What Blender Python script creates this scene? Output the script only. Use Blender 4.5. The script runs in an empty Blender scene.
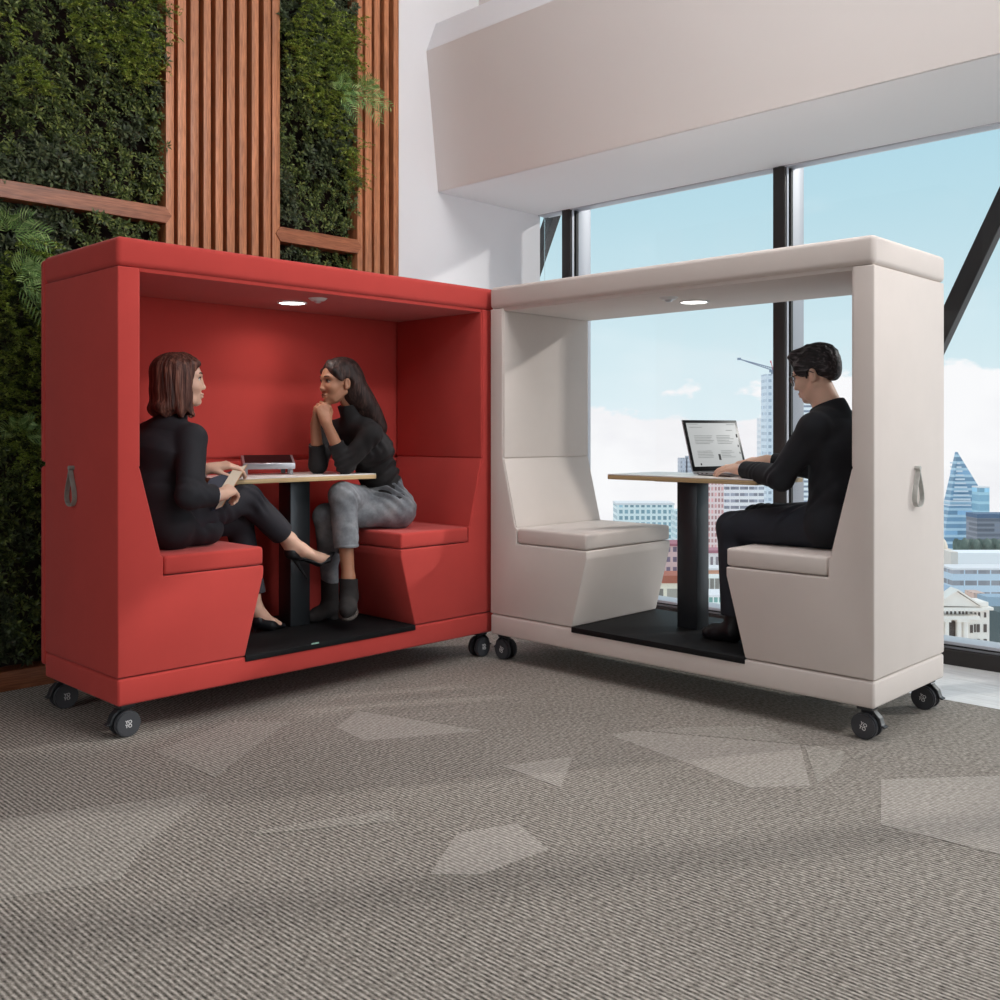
import bpy, bmesh, math, random
import numpy as np
from mathutils import Vector, Matrix
random.seed(7)
rng = np.random.default_rng(7)
S = bpy.context.scene
COL = S.collection
PI = math.pi

# ------------------------------------------------------------------ camera
CAM_Z, YAW, FPX, HORIZON = 1.187, 0.772568, 1003.957, 430.872
cam_d = bpy.data.cameras.new('camera'); cam = bpy.data.objects.new('camera', cam_d); COL.objects.link(cam)
cam_d.sensor_width = 36; cam_d.lens = 36 * FPX / 1000; cam_d.shift_y = (HORIZON - 500) / 1000
cam_d.clip_end = 5000; cam_d.clip_start = .05
cam.location = (0, 0, CAM_Z); cam.rotation_euler = (PI / 2, 0, YAW - PI / 2)
S.camera = cam
FWD = np.array([math.cos(YAW), math.sin(YAW), 0]); RGT = np.array([math.sin(YAW), -math.cos(YAW), 0])

def at(px, py, depth):
    """point that the photograph shows at (px, py), at a distance along the viewing axis"""
    p = (FWD + RGT * (px - 500) / FPX) * depth
    return (float(p[0]), float(p[1]), CAM_Z - (py - HORIZON) / FPX * depth)

S.view_settings.view_transform = 'Standard'; S.view_settings.look = 'None'
S.view_settings.gamma = 1; S.view_settings.use_curve_mapping = False
S.view_settings.exposure = 0.0

# ------------------------------------------------------------------ materials
def srgb(r, g, b):
    f = lambda c: (c / 255) / 12.92 if c <= 10 else (((c / 255) + .055) / 1.055) ** 2.4
    return (f(r), f(g), f(b), 1)

def lin(c, k=1.0): return (min(1, c[0] * k), min(1, c[1] * k), min(1, c[2] * k), 1)

class NT:
    def __init__(s, nt): s.nt = nt
    def n(s, t, **kw):
        nd = s.nt.nodes.new(t)
        for k, v in kw.items():
            if k.startswith('i_'):
                key = k[2:]
                nd.inputs[int(key) if key.isdigit() else key.replace('_', ' ')].default_value = v
            else: setattr(nd, k, v)
        return nd
    def l(s, a, b): s.nt.links.new(a, b)
    def ramp(s, fac, stops):
        r = s.n('ShaderNodeValToRGB'); e = r.color_ramp.elements
        while len(e) < len(stops): e.new(.5)
        for el, (p, c) in zip(e, stops): el.position = p; el.color = c
        s.l(fac, r.inputs[0]); return r.outputs[0]
    def math(s, op, a, b=None, c=None):
        m = s.n('ShaderNodeMath', operation=op)
        for i, v in enumerate((a, b, c)):
            if v is None: continue
            if isinstance(v, (int, float)): m.inputs[i].default_value = v
            else: s.l(v, m.inputs[i])
        return m.outputs[0]
    def mix(s, fac, a, b, blend='MIX'):
        m = s.n('ShaderNodeMix', data_type='RGBA', blend_type=blend)
        for i, v in ((0, fac), (6, a), (7, b)):
            if isinstance(v, (int, float, tuple)): m.inputs[i].default_value = v
            else: s.l(v, m.inputs[i])
        return m.outputs[2]

def mat(name, col, rough=.6, metal=0, spec=.5, noise=None, bump=None, sheen=0, coat=0):
    """noise = (scale xyz, amount): colour varies by +-amount; bump = (scale xyz, strength, distance)"""
    m = bpy.data.materials.new(name); m.use_nodes = True; nt = m.node_tree; t = NT(nt)
    b = nt.nodes['Principled BSDF']
    b.inputs['Base Color'].default_value = col; b.inputs['Roughness'].default_value = rough
    b.inputs['Metallic'].default_value = metal; b.inputs['Specular IOR Level'].default_value = spec
    if sheen: b.inputs['Sheen Weight'].default_value = sheen; b.inputs['Sheen Roughness'].default_value = .5
    if coat: b.inputs['Coat Weight'].default_value = coat; b.inputs['Coat Roughness'].default_value = .12
    tc = t.n('ShaderNodeTexCoord')
    if noise:
        mp = t.n('ShaderNodeMapping'); mp.inputs['Scale'].default_value = noise[0]; t.l(tc.outputs['Object'], mp.inputs[0])
        nz = t.n('ShaderNodeTexNoise', i_Scale=1.0, i_Detail=5.0, i_Roughness=.6); t.l(mp.outputs[0], nz.inputs['Vector'])
        a = noise[1]
        t.l(t.ramp(nz.outputs['Fac'], [(.3, lin(col, 1 - a)), (.7, lin(col, 1 + a))]), b.inputs['Base Color'])
    if bump:
        mp = t.n('ShaderNodeMapping'); mp.inputs['Scale'].default_value = bump[0]; t.l(tc.outputs['Object'], mp.inputs[0])
        nz = t.n('ShaderNodeTexNoise', i_Scale=1.0, i_Detail=3.0); t.l(mp.outputs[0], nz.inputs['Vector'])
        bp = t.n('ShaderNodeBump', i_Strength=bump[1], i_Distance=bump[2]); t.l(nz.outputs['Fac'], bp.inputs['Height'])
        t.l(bp.outputs[0], b.inputs['Normal'])
    return m

def emit(name, col, k):
    m = bpy.data.materials.new(name); m.use_nodes = True
    b = m.node_tree.nodes['Principled BSDF']
    b.inputs['Base Color'].default_value = col; b.inputs['Emission Color'].default_value = col; b.inputs['Emission Strength'].default_value = k
    return m

FAB = ((700, 700, 700), .25, .001)
M = {}
M['red'] = mat('red wool fabric', srgb(196, 69, 63), .85, spec=.2, noise=((5, 5, 5), .035), bump=FAB, sheen=.15)
M['beige'] = mat('beige wool fabric', srgb(221, 211, 205), .85, spec=.2, noise=((5, 5, 5), .02), bump=FAB, sheen=.1)
M['mat'] = mat('black rubber mat', srgb(17, 17, 19), .7, spec=.25, noise=((30, 30, 30), .15), bump=((300, 300, 300), .3, .002))
M['pedestal'] = mat('dark powder coated steel', srgb(58, 62, 66), .35, metal=.6)
M['white_top'] = mat('white laminate', srgb(236, 232, 228), .3)
M['ply'] = mat('birch plywood edge', srgb(196, 168, 124), .5, noise=((4, 4, 260), .25))
M['black_plastic'] = mat('black plastic', srgb(44, 46, 50), .45)
M['rubber'] = mat('charcoal wheel', srgb(62, 64, 69), .5)
M['white_print'] = mat('white print', srgb(235, 235, 235), .6)
M['strap'] = mat('grey green leather strap', srgb(158, 166, 160), .5, noise=((60, 60, 60), .15))
M['strap_light'] = mat('pale grey leather strap', srgb(186, 186, 182), .5, noise=((60, 60, 60), .12))
M['chrome'] = mat('satin metal', srgb(200, 200, 204), .28, metal=.9)
M['white_plastic'] = mat('white plastic', srgb(222, 222, 222), .45)
M['lens'] = emit('lit lamp lens', (1, .97, .93, 1), 9)
M['tag'] = mat('pale green tag', srgb(150, 190, 175), .6)
M['wall'] = mat('white wall paint', srgb(236, 236, 239), .8, noise=((1.2, 1.2, 1.2), .012))
M['bulk'] = mat('warm grey bulkhead paint', srgb(229, 223, 220), .8, noise=((1.2, 1.2, 1.2), .012))
M['frame'] = mat('dark bronze window frame', srgb(48, 44, 43), .4, metal=.2)
M['alu'] = mat('pale aluminium', srgb(196, 198, 206), .35, metal=.3)
M['alu_grey'] = mat('grey aluminium cap', srgb(158, 160, 168), .45, metal=.2)
M['gasket'] = mat('black gasket', srgb(20, 20, 22), .6)
M['brace'] = mat('dark painted steel brace', srgb(46, 42, 42), .5, noise=((3, 3, 6), .2))
M['dark'] = mat('dark backing board', srgb(34, 20, 15), .9)
M['soil'] = mat('dark planting felt', srgb(16, 17, 12), 1)
M['silver'] = mat('silver aluminium', srgb(178, 180, 186), .35, metal=.7)
M['black_gloss'] = mat('black glass', srgb(14, 15, 18), .35, spec=.25)
M['navy_cover'] = mat('navy notebook cover', srgb(42, 48, 66), .6)
M['paper'] = mat('cream paper', srgb(214, 198, 178), .8)
M['tan_edge'] = mat('tan page edge', srgb(214, 164, 116), .8)

def wood(name, base, scale=(16, 16, .9), con=1.0):
    m = bpy.data.materials.new(name); m.use_nodes = True; nt = m.node_tree; t = NT(nt); b = nt.nodes['Principled BSDF']
    tc = t.n('ShaderNodeTexCoord'); mp = t.n('ShaderNodeMapping'); mp.inputs['Scale'].default_value = scale
    t.l(tc.outputs['Object'], mp.inputs[0])
    n1 = t.n('ShaderNodeTexNoise', i_Scale=2.0, i_Detail=3.0, i_Distortion=1.2); t.l(mp.outputs[0], n1.inputs['Vector'])
    mp2 = t.n('ShaderNodeMapping'); mp2.inputs['Scale'].default_value = tuple(s * 7 for s in scale); t.l(tc.outputs['Object'], mp2.inputs[0])
    n2 = t.n('ShaderNodeTexNoise', i_Scale=2.0, i_Detail=4.0); t.l(mp2.outputs[0], n2.inputs['Vector'])
    c = t.ramp(n1.outputs['Fac'], [(.3, lin(base, 1 - .28 * con)), (.5, base), (.72, lin(base, 1 + .22 * con))])
    g = t.ramp(n2.outputs['Fac'], [(.35, (1 - .34 * con, 1 - .40 * con, 1 - .43 * con, 1)), (.6, (1.06, 1.06, 1.06, 1))])
    oi = t.n('ShaderNodeObjectInfo')         # each board has its own tone
    tone = t.ramp(oi.outputs['Random'], [(0, (1 - .22 * con, 1 - .25 * con, 1 - .28 * con, 1)), (1, (1, 1, 1, 1))])
    t.l(t.mix(1.0, t.mix(1.0, c, g, 'MULTIPLY'), tone, 'MULTIPLY'), b.inputs['Base Color'])
    b.inputs['Roughness'].default_value = .38
    bp = t.n('ShaderNodeBump', i_Strength=.15, i_Distance=.002); t.l(n2.outputs['Fac'], bp.inputs['Height']); t.l(bp.outputs[0], b.inputs['Normal'])
    return m
WOODC = srgb(202, 134, 92)
M['wood'] = wood('cedar vertical grain', WOODC)
M['wood_h'] = wood('cedar horizontal grain', srgb(168, 104, 70), (.9, 16, 16))
M['plank'] = wood('white washed oak boards', srgb(240, 239, 238), (7, .6, 7), .25)

def carpet(name, light, mid=.0):
    m = bpy.data.materials.new(name); m.use_nodes = True; nt = m.node_tree; t = NT(nt); b = nt.nodes['Principled BSDF']
    tc = t.n('ShaderNodeTexCoord')
    sx = t.n('ShaderNodeSeparateXYZ'); t.l(tc.outputs['Object'], sx.inputs[0])
    mpw = t.n('ShaderNodeMapping'); mpw.inputs['Scale'].default_value = (60, 14, 1); t.l(tc.outputs['Object'], mpw.inputs[0])
    wob = t.n('ShaderNodeTexNoise', i_Scale=1.0, i_Detail=2.0); t.l(mpw.outputs[0], wob.inputs['Vector'])
    ph = t.math('ADD', t.math('MULTIPLY', sx.outputs[0], 2 * PI / .0135), t.math('MULTIPLY', wob.outputs['Fac'], 2.2))
    rib = t.math('MULTIPLY_ADD', t.math('SINE', ph), .5, .5)
    mps = t.n('ShaderNodeMapping'); mps.inputs['Scale'].default_value = (115, 52, 1); t.l(tc.outputs['Object'], mps.inputs[0])
    sp = t.n('ShaderNodeTexNoise', i_Scale=1.0, i_Detail=3.0, i_Roughness=.7); t.l(mps.outputs[0], sp.inputs['Vector'])
    big = t.n('ShaderNodeTexNoise', i_Scale=1.3, i_Detail=2.0); t.l(tc.outputs['Object'], big.inputs['Vector'])
    h = t.math('ADD', t.math('MULTIPLY', rib, .36), t.math('MULTIPLY', sp.outputs['Fac'], 1.05))
    h = t.math('ADD', h, t.math('MULTIPLY', big.outputs['Fac'], .12))
    if mid: st = [(.44, srgb(90, 86, 81)), (.80, srgb(160, 155, 147)), (1.10, srgb(206, 200, 192))]
    elif light: st = [(.40, srgb(114, 109, 103)), (.80, srgb(167, 161, 154)), (1.10, srgb(208, 202, 194))]
    else: st = [(.46, srgb(68, 65, 61)), (.80, srgb(147, 141, 133)), (1.08, srgb(202, 195, 187))]
    mr = t.n('ShaderNodeMapRange'); mr.inputs[1].default_value = .0; mr.inputs[2].default_value = 1.25; t.l(h, mr.inputs[0])
    t.l(t.ramp(mr.outputs[0], [(p / 1.25, c) for p, c in st]), b.inputs['Base Color'])
    b.inputs['Roughness'].default_value = .95; b.inputs['Specular IOR Level'].default_value = .1
    bp = t.n('ShaderNodeBump', i_Strength=.6, i_Distance=.004); t.l(h, bp.inputs['Height']); t.l(bp.outputs[0], b.inputs['Normal'])
    return m
M['carpet'] = carpet('ribbed taupe carpet', False); M['carpet_light'] = carpet('pale shard carpet', True); M['carpet_mid'] = carpet('faintly paler shard carpet', True, 1)

def leafmat(name, c0, c1, c2):
    m = bpy.data.materials.new(name); m.use_nodes = True; nt = m.node_tree; t = NT(nt); b = nt.nodes['Principled BSDF']
    g = t.n('ShaderNodeNewGeometry')
    t.l(t.ramp(g.outputs['Random Per Island'], [(0, c0), (.55, c1), (1, c2)]), b.inputs['Base Color'])
    b.inputs['Roughness'].default_value = .45; b.inputs['Specular IOR Level'].default_value = .35
    return m
M['leaf_dark'] = leafmat('dark leaves', srgb(52, 64, 36), srgb(80, 96, 52), srgb(130, 142, 74))
M['leaf_blue'] = leafmat('deep green leaves', srgb(50, 60, 44), srgb(74, 86, 60), srgb(104, 114, 78))
M['leaf_lime'] = leafmat('yellow green sprigs', srgb(102, 124, 46), srgb(142, 164, 66), srgb(188, 200, 108))
M['leaf_fern'] = leafmat('fern green', srgb(84, 120, 60), srgb(124, 158, 88), srgb(166, 190, 122))

def glass_mat(name, refl=.5):
    m = bpy.data.materials.new(name); m.use_nodes = True; nt = m.node_tree; t = NT(nt)
    nt.nodes.remove(nt.nodes['Principled BSDF']); out = nt.nodes['Material Output']
    tr = t.n('ShaderNodeBsdfTransparent'); tr.inputs[0].default_value = (.985, .993, .996, 1)
    gl = t.n('ShaderNodeBsdfGlossy'); gl.inputs['Roughness'].default_value = .01
    fr = t.n('ShaderNodeFresnel', i_IOR=1.35); mx = t.n('ShaderNodeMixShader')
    t.l(t.math('MULTIPLY', fr.outputs[0], refl), mx.inputs[0]); t.l(tr.outputs[0], mx.inputs[1]); t.l(gl.outputs[0], mx.inputs[2]); t.l(mx.outputs[0], out.inputs[0])
    return m
M['glass'] = glass_mat('clear window glass')
M['spec_lens'] = glass_mat('spectacle lens', .4)

# ------------------------------------------------------------------ mesh helpers
def wpos(o):
    return (wpos(o.parent) if o.parent else Vector((0, 0, 0))) + o.location

def link(name, me, m, parent=None, loc=None, label=None, smooth=False):
    if m is not None and not me.materials:
        for q in (m if isinstance(m, (list, tuple)) else [m]): me.materials.append(q)
    o = bpy.data.objects.new(name, me); COL.objects.link(o)
    if parent is not None: o.parent = parent
    if loc is not None: o.location = loc
    if label: o['label'] = label
    if smooth:
        me.shade_smooth()
    return o

def empty(name, loc=(0, 0, 0), rz=0):
    o = bpy.data.objects.new(name, None); COL.objects.link(o); o.location = loc; o.rotation_euler = (0, 0, rz); o.empty_display_size = .1
    return o

def tag(o, label=None, cat=None, group=None, kind=None):
    for k, v in (('label', label), ('category', cat), ('group', group), ('kind', kind)):
        if v: o[k] = v
    return o

def pymesh(name, v, f, smooth=False):
    me = bpy.data.meshes.new(name); me.from_pydata([tuple(map(float, p)) for p in v], [], f); me.update()
    if smooth: me.shade_smooth()
    return me

def bm_box(bm, lo, hi, bev=0, seg=3, M4=None):
    r = bmesh.ops.create_cube(bm, size=1)
    vs = r['verts']
    for v in vs:
        v.co = Vector([(lo[i] + hi[i]) / 2 + v.co[i] * (hi[i] - lo[i]) for i in range(3)])
    if bev:
        es = list({e for v in vs for e in v.link_edges})
        rr = bmesh.ops.bevel(bm, geom=es, offset=bev, segments=seg, affect='EDGES', profile=.5)
        vs = list({v for f in rr['faces'] for v in f.verts} | {v for v in vs if v.is_valid})
    if M4 is not None:
        bmesh.ops.transform(bm, matrix=M4, verts=[v for v in vs if v.is_valid])
    return vs

def bm_prism(bm, poly, fn, d0, d1, bev=0, seg=3):
    """poly: 2-D outline; fn(u, v, d) -> point; extruded from d0 to d1"""
    n = len(poly)
    a = [bm.verts.new(fn(u, v, d0)) for u, v in poly]; b = [bm.verts.new(fn(u, v, d1)) for u, v in poly]
    fs = [bm.faces.new(a), bm.faces.new(b[::-1])]
    for i in range(n): fs.append(bm.faces.new((a[i], b[i], b[(i + 1) % n], a[(i + 1) % n])))
    bmesh.ops.recalc_face_normals(bm, faces=fs)
    if bev:
        es = list({e for f in fs for e in f.edges})
        bmesh.ops.bevel(bm, geom=es, offset=bev, segments=seg, affect='EDGES', profile=.5)

def bm_cyl(bm, p0, p1, r0, r1=None, n=24, bev=0):
    r1 = r0 if r1 is None else r1
    p0, p1 = Vector(p0), Vector(p1); ax = p1 - p0
    q = ax.to_track_quat('Z', 'Y').to_matrix().to_4x4(); q.translation = (p0 + p1) / 2
    r = bmesh.ops.create_cone(bm, cap_ends=True, segments=n, radius1=r0, radius2=r1, depth=ax.length, matrix=q)
    if bev:
        es = [e for e in {e for v in r['verts'] for e in v.link_edges} if any(len(f.verts) > 4 for f in e.link_faces)]
        bmesh.ops.bevel(bm, geom=es, offset=bev, segments=2, affect='EDGES')

def bm_tube(bm, pts, rad, n=8, close=False, flat=None):
    pts = [Vector(p) for p in pts]; rings = []
    m = len(pts); up = None
    for i, p in enumerate(pts):
        if close: d = pts[(i + 1) % m] - pts[i - 1]
        else: d = pts[min(i + 1, m - 1)] - pts[max(i - 1, 0)]
        d.normalize()
        if up is None:
            up = Vector((0, 0, 1)) if abs(d.z) < .9 else Vector((0, 1, 0))
        up = (up - d * up.dot(d)).normalized(); sd = d.cross(up)
        r = rad[i] if isinstance(rad, (list, tuple)) else rad
        rings.append([bm.verts.new(p + up * math.cos(2 * PI * k / n) * r + sd * math.sin(2 * PI * k / n) * r * (flat or 1)) for k in range(n)])
    rng_ = range(m) if close else range(m - 1)
    for i in rng_:
        a, b = rings[i], rings[(i + 1) % m]
        for k in range(n): bm.faces.new((a[k], a[(k + 1) % n], b[(k + 1) % n], b[k]))
    if not close:
        bm.faces.new(rings[0][::-1]); bm.faces.new(rings[-1])

def done(name, bm, m, parent=None, loc=None, smooth=None, label=None):
    bmesh.ops.recalc_face_normals(bm, faces=bm.faces)
    me = bpy.data.meshes.new(name); bm.to_mesh(me); bm.free()
    o = link(name, me, m, parent, loc, label)
    if smooth is not None:
        me.shade_smooth()
        me.set_sharp_from_angle(angle=math.radians(smooth))
    return o

def part_box(name, lo, hi, m, parent=None, bev=.004, seg=3, label=None):
    bm = bmesh.new(); bm_box(bm, lo, hi, bev, seg)
    return done(name, bm, m, parent, smooth=35 if bev else None, label=label)

def part_cyl(name, p0, p1, r0, m, parent=None, r1=None, n=32, bev=.001, label=None):
    bm = bmesh.new(); bm_cyl(bm, p0, p1, r0, r1, n, bev)
    return done(name, bm, m, parent, smooth=35, label=label)

def text_part(name, s, size, m, parent, M4, extrude=.0006):
    c = bpy.data.curves.new(name, 'FONT'); c.body = s; c.size = size; c.align_x = 'CENTER'; c.align_y = 'CENTER'; c.extrude = extrude
    c.space_line = .8; c.offset = size * .02
    o = bpy.data.objects.new(name, c); COL.objects.link(o)
    dg = bpy.context.evaluated_depsgraph_get(); me = bpy.data.meshes.new_from_object(o.evaluated_get(dg))
    bpy.data.objects.remove(o); me.transform(M4); me.name = name
    return link(name, me, m, parent)
# ------------------------------------------------------------------ setting
def struct(o, label=None): 
    o['kind'] = 'structure'
    if label: o['label'] = label
    return o
WX, WY, HEAD = 5.367, 4.83, 2.738           # window plane, plant wall plane, window head height
part = part_box('floor', (-4, -5, -.12), (4.55, 5.0, 0), M['carpet'], bev=0); floor = struct(part, 'grey brown ribbed carpet floor with pale angular shards')
shards = [[(2.423, 3.28), (2.626, 3.4), (2.799, 2.817), (2.391, 3.052)],
 [(3.106, 2.428), (3.216, 2.389), (3.508, 1.836), (3.126, 1.6), (2.97, 1.734), (3.034, 2.012)],
 [(3.42, 2.256), (3.62, 2.07), (3.515, 1.85), (3.24, 2.37)],
 [(3.52, 1.825), (3.548, 1.677), (3.367, 1.61), (3.16, 1.59)],
 [(2.554, 2.474), (2.802, 2.36), (2.529, 2.186)],
 [(3.349, 1.455), (3.673, 1.179), (3.9, .9), (2.923, .719), (2.989, .959), (2.966, 1.289)],
 [(1.791, 2.007), (2.029, 2.154), (2.207, 2.079), (2.133, 1.885), (1.884, 1.911)],
 [(1.129, 3.23), (1.403, 3.112), (1.693, 2.978), (1.493, 2.833), (1.325, 2.715), (1.199, 2.571), (.936, 2.679)],
 [(1.767, 3.503), (2.163, 3.645), (2.334, 3.47), (2.238, 3.412), (1.778, 3.094)],
 [(1.611, 2.603), (2.019, 2.432), (1.957, 2.357), (1.609, 2.574)]]
for i, p in enumerate(shards):
    bm = bmesh.new(); bm_prism(bm, p, lambda u, v, d: Vector((u, v, d)), -.01, .0006 + .0002 * i)
    done('carpet_shard', bm, M['carpet_mid' if i in (2, 3, 7, 8, 9) else 'carpet_light'], floor)
bm = bmesh.new()
for i in range(4):                          # pale boards between carpet and window
    bm_box(bm, (4.55 + .21 * i + .001, -5, -.12), (4.55 + .21 * (i + 1) - .001, 5.0, -.002), .0015, 1)
struct(done('floor_boards', bm, M['plank']), 'white washed floorboards along the window')
# plant wall, white wall, ceiling
struct(part_box('wall_left', (-4, 4.99, -.12), (4.05, 5.1, 4.6), M['dark'], bev=0))
struct(part_box('wall_back', (4.05, WY, -.12), (WX, 5.1, 4.6), M['wall'], bev=0), 'white wall between slats and window')
struct(part_box('ceiling', (-4, -5, 4.4), (WX + .3, 5.1, 4.6), M['wall'], bev=0))
M['rear'] = mat('pale rear wall', srgb(206, 203, 200), .9)
struct(part_box('wall_rear', (-4.15, -5, -.12), (-4, 5.1, 4.6), M['rear'], bev=0))
struct(part_box('wall_right', (-4, -5.1, -.12), (1.8, -5, 4.6), M['rear'], bev=0))  # unseen wall, added to hold back sky light from this side
bm = bmesh.new()
bm_prism(bm, [(4.38, HEAD), (4.28, 3.62), (4.362, 3.82), (4.75, 3.95), (4.75, 4.4), (WX + .1, 4.4), (WX + .1, HEAD)], lambda u, v, d: Vector((u, d, v)), -5, WY, 0)
bh = struct(done('bulkhead', bm, M['bulk']), 'warm white sloping bulkhead above the window')
part_box('soffit', (4.385, -5, HEAD - .004), (WX + .1, WY - .001, HEAD + .002), mat('soffit white raised for bounce light', (.93, .93, .94, 1), .8), bh, 0)  # underside made whiter than the walls in place of missing bounce light
bm = bmesh.new(); bm_prism(bm, [(4.2795, 3.623), (4.3605, 3.821), (4.366, 3.821), (4.2855, 3.623)], lambda u, v, d: Vector((u, d, v)), -5, WY - .001, 0)
done('top_band', bm, M['wall'], bh)
# window wall
MULL = [4.56, 2.925, 1.30, -.29, -1.91, -3.53]
edges = [WY] + MULL + [-5]
for i in range(len(edges) - 1):
    y1, y0 = edges[i], edges[i + 1]
    w = struct(empty('window_%d' % (i + 1), (WX, (y0 + y1) / 2, 0)), 'floor to ceiling window bay with dark sill')
    cy = (y0 + y1) / 2; hl = (y1 - y0) / 2
    part_box('glass_pane', (.045, -hl, .1), (.055, hl, HEAD + .05), M['glass'], w, 0)
    part_box('sill', (-.12, -hl, -.002), (.02, hl, .075), M['frame'], w, .003)
    part_box('sill_rail', (-.09, -hl, .075), (.06, hl, .112), M['alu'], w, .004)
    part_box('sill_gasket', (-.095, -hl, .088), (-.0895, hl, .096), M['gasket'], w, 0)
    part_box('head_rail', (-.02, -hl, HEAD - .012), (.06, hl, HEAD + .02), M['alu'], w, .002)
    if i < len(MULL):
        y = -hl
        part_box('mullion', (-.02, y - .032, .075), (.035, y + .046, HEAD - .001), M['frame'], w, .002)
        part_box('mullion_strip', (-.005, y - .038, .075), (.012, y - .0315, HEAD - .002), M['alu'], w, 0)
        part_box('mullion_gasket', (.035, y - .04, .075), (.06, y + .04, HEAD - .001), M['gasket'], w, 0)
        part_box('mullion_cap', (.06, y - .036, .075), (.2, y + .036, HEAD + .1), M['alu_grey'], w, .002)
def brace(yc, zc, label):
    bm = bmesh.new(); dy, dz = -.43, .903; L0, L1 = 3.4, 3.2
    pts = [(yc - dy * L0 - .05, zc - dz * L0), (yc - dy * L0 + .05, zc - dz * L0), (yc + dy * L1 + .05, zc + dz * L1), (yc + dy * L1 - .05, zc + dz * L1)]
    bm_prism(bm, pts, lambda u, v, d: Vector((d, u, v)), 5.60, 5.68, .004, 1)
    o = done('steel_brace', bm, M['brace']); tag(o, label, 'brace', 'diagonal braces outside the window')
brace(2.0, 1.945, 'dark diagonal steel brace outside the glass, right of the beige booth')
brace(4.945, 2.80, 'tip of a diagonal steel brace showing beside the white wall corner under the soffit')

# ------------------------------------------------------------------ plant wall woodwork
FY = 4.80
slat_px = [(2.547, 2.593), (2.618, 2.664), (2.693, 2.735), (2.763, 2.806), (2.83, 2.878), (2.906, 2.95), (2.983, 3.025), (3.057, 3.102)]
slat_px2 = [(3.764, 3.812), (3.833, 3.876), (3.911, 3.946), (3.984, 4.024)]
def screen_(label, sl, posts, x0, x1):
    r = empty('slat_screen', ((x0 + x1) / 2, FY, 0)); cx = (x0 + x1) / 2
    tag(r, label, 'wood screen', 'cedar slat screens on the plant wall')
    part_box('backing_board', (x0 - cx, .10, 0), (x1 - cx, .125, 4.399), M['dark'], r, 0)
    for a, b in posts: part_box('edge_post', (a - cx, 0, 0), (b - cx, .099, 4.398), M['wood'], r, .002)
    for a, b in sl:
        o = part_box('slat', (a - cx, .0, 0), (b - cx, .06 + .04, 4.396), M['wood'], r, .002)
        sh = random.uniform(-5, 5)          # each slat cut from another stretch of grain
        for v in o.data.vertices: v.co.z += sh
        o.location.z -= sh
screen_('wide cedar slat screen between the two planted panels', slat_px, [(2.481, 2.525), (3.113, 3.162)], 2.481, 3.162)
screen_('narrow cedar slat screen beside the white wall', slat_px2, [(3.704, 3.742)], 3.704, 4.03)
def beam(x0, x1, label, tipl, tipr):
    zc, h, t = 2.288, .041, .0
    p = [(x0, zc - h), (x1, zc - h)] + ([(x1 + .03, zc)] if tipr else []) + [(x1, zc + h), (x0, zc + h)] + ([(x0 - .03, zc)] if tipl else [])
    bm = bmesh.new(); bm_prism(bm, p, lambda u, v, d: Vector((u, d, v)), FY - .006, FY + .09, .002, 1)
    tag(done('cedar_beam', bm, M['wood_h']), label, 'beam', 'cedar beams across the plant wall')
beam(.6, 2.481, 'long cedar crossbeam through the left planted panel', False, True)
beam(3.162, 3.704, 'short cedar crossbeam through the narrow middle planted panel', True, True)
tag(part_box('cedar_plinth', (.4, FY, 0), (2.481, FY + .12, .09), M['wood_h'], None, .003), 'low cedar plinth on the floor under the left planting', 'plinth')

# ------------------------------------------------------------------ foliage
def rotm(ax, up):
    """array of frames: x = ax, z near up"""
    ax = ax / np.linalg.norm(ax, axis=1, keepdims=True)
    s = np.cross(up, ax); s /= (np.linalg.norm(s, axis=1, keepdims=True) + 1e-9)
    u = np.cross(ax, s); return ax, s, u

def leaves_mesh(name, groups, mats):
    """groups: list of (pos, dir, up, length, width, matindex) arrays; each leaf is two quads folded on the midrib"""
    V, F, MI = [], [], []; base = 0
    for pos, dr, up, L, W, mi in groups:
        n = len(pos); a, s, u = rotm(dr, up); L = L[:, None]; W = W[:, None]
        p0 = pos; pm = pos + a * L * .5 + u * L * .05; pl = pm + s * W * .5 + u * W * .22; pr = pm - s * W * .5 + u * W * .22; pt = pos + a * L - u * L * .12
        v = np.stack([p0, pm, pl, pr, pt], 1).reshape(-1, 3); V.append(v)
        k = base + np.arange(n)[:, None] * 5
        f = np.concatenate([k + np.array([[0, 1, 4, 2]]), k + np.array([[0, 3, 4, 1]])], 1).reshape(-1, 4); F.append(f)
        MI.append(np.repeat(np.full(n, mi), 2)); base += n * 5
    V = np.concatenate(V).astype(np.float32); F = np.concatenate(F).astype(np.int32); MI = np.concatenate(MI).astype(np.int32)
    me = bpy.data.meshes.new(name); me.vertices.add(len(V)); me.vertices.foreach_set('co', V.ravel())
    me.loops.add(F.size); me.loops.foreach_set('vertex_index', F.ravel())
    me.polygons.add(len(F)); me.polygons.foreach_set('loop_start', np.arange(len(F), dtype=np.int32) * 4)
    me.update(calc_edges=True); me.validate()
    for m in mats: me.materials.append(m)
    me.polygons.foreach_set('material_index', MI)
    return me

def fbm(x, z, s):
    r = np.zeros_like(x)
    for k, (fx, fz) in enumerate([(3.1, 2.3), (-2.2, 4.1), (6.3, -5.2), (9.1, 8.3)]):
        r += np.sin(fx * x * 1.3 + fz * z * 1.3 + s * (k + 1) * 1.7) / (1 + k * .5)
    return r

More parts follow.
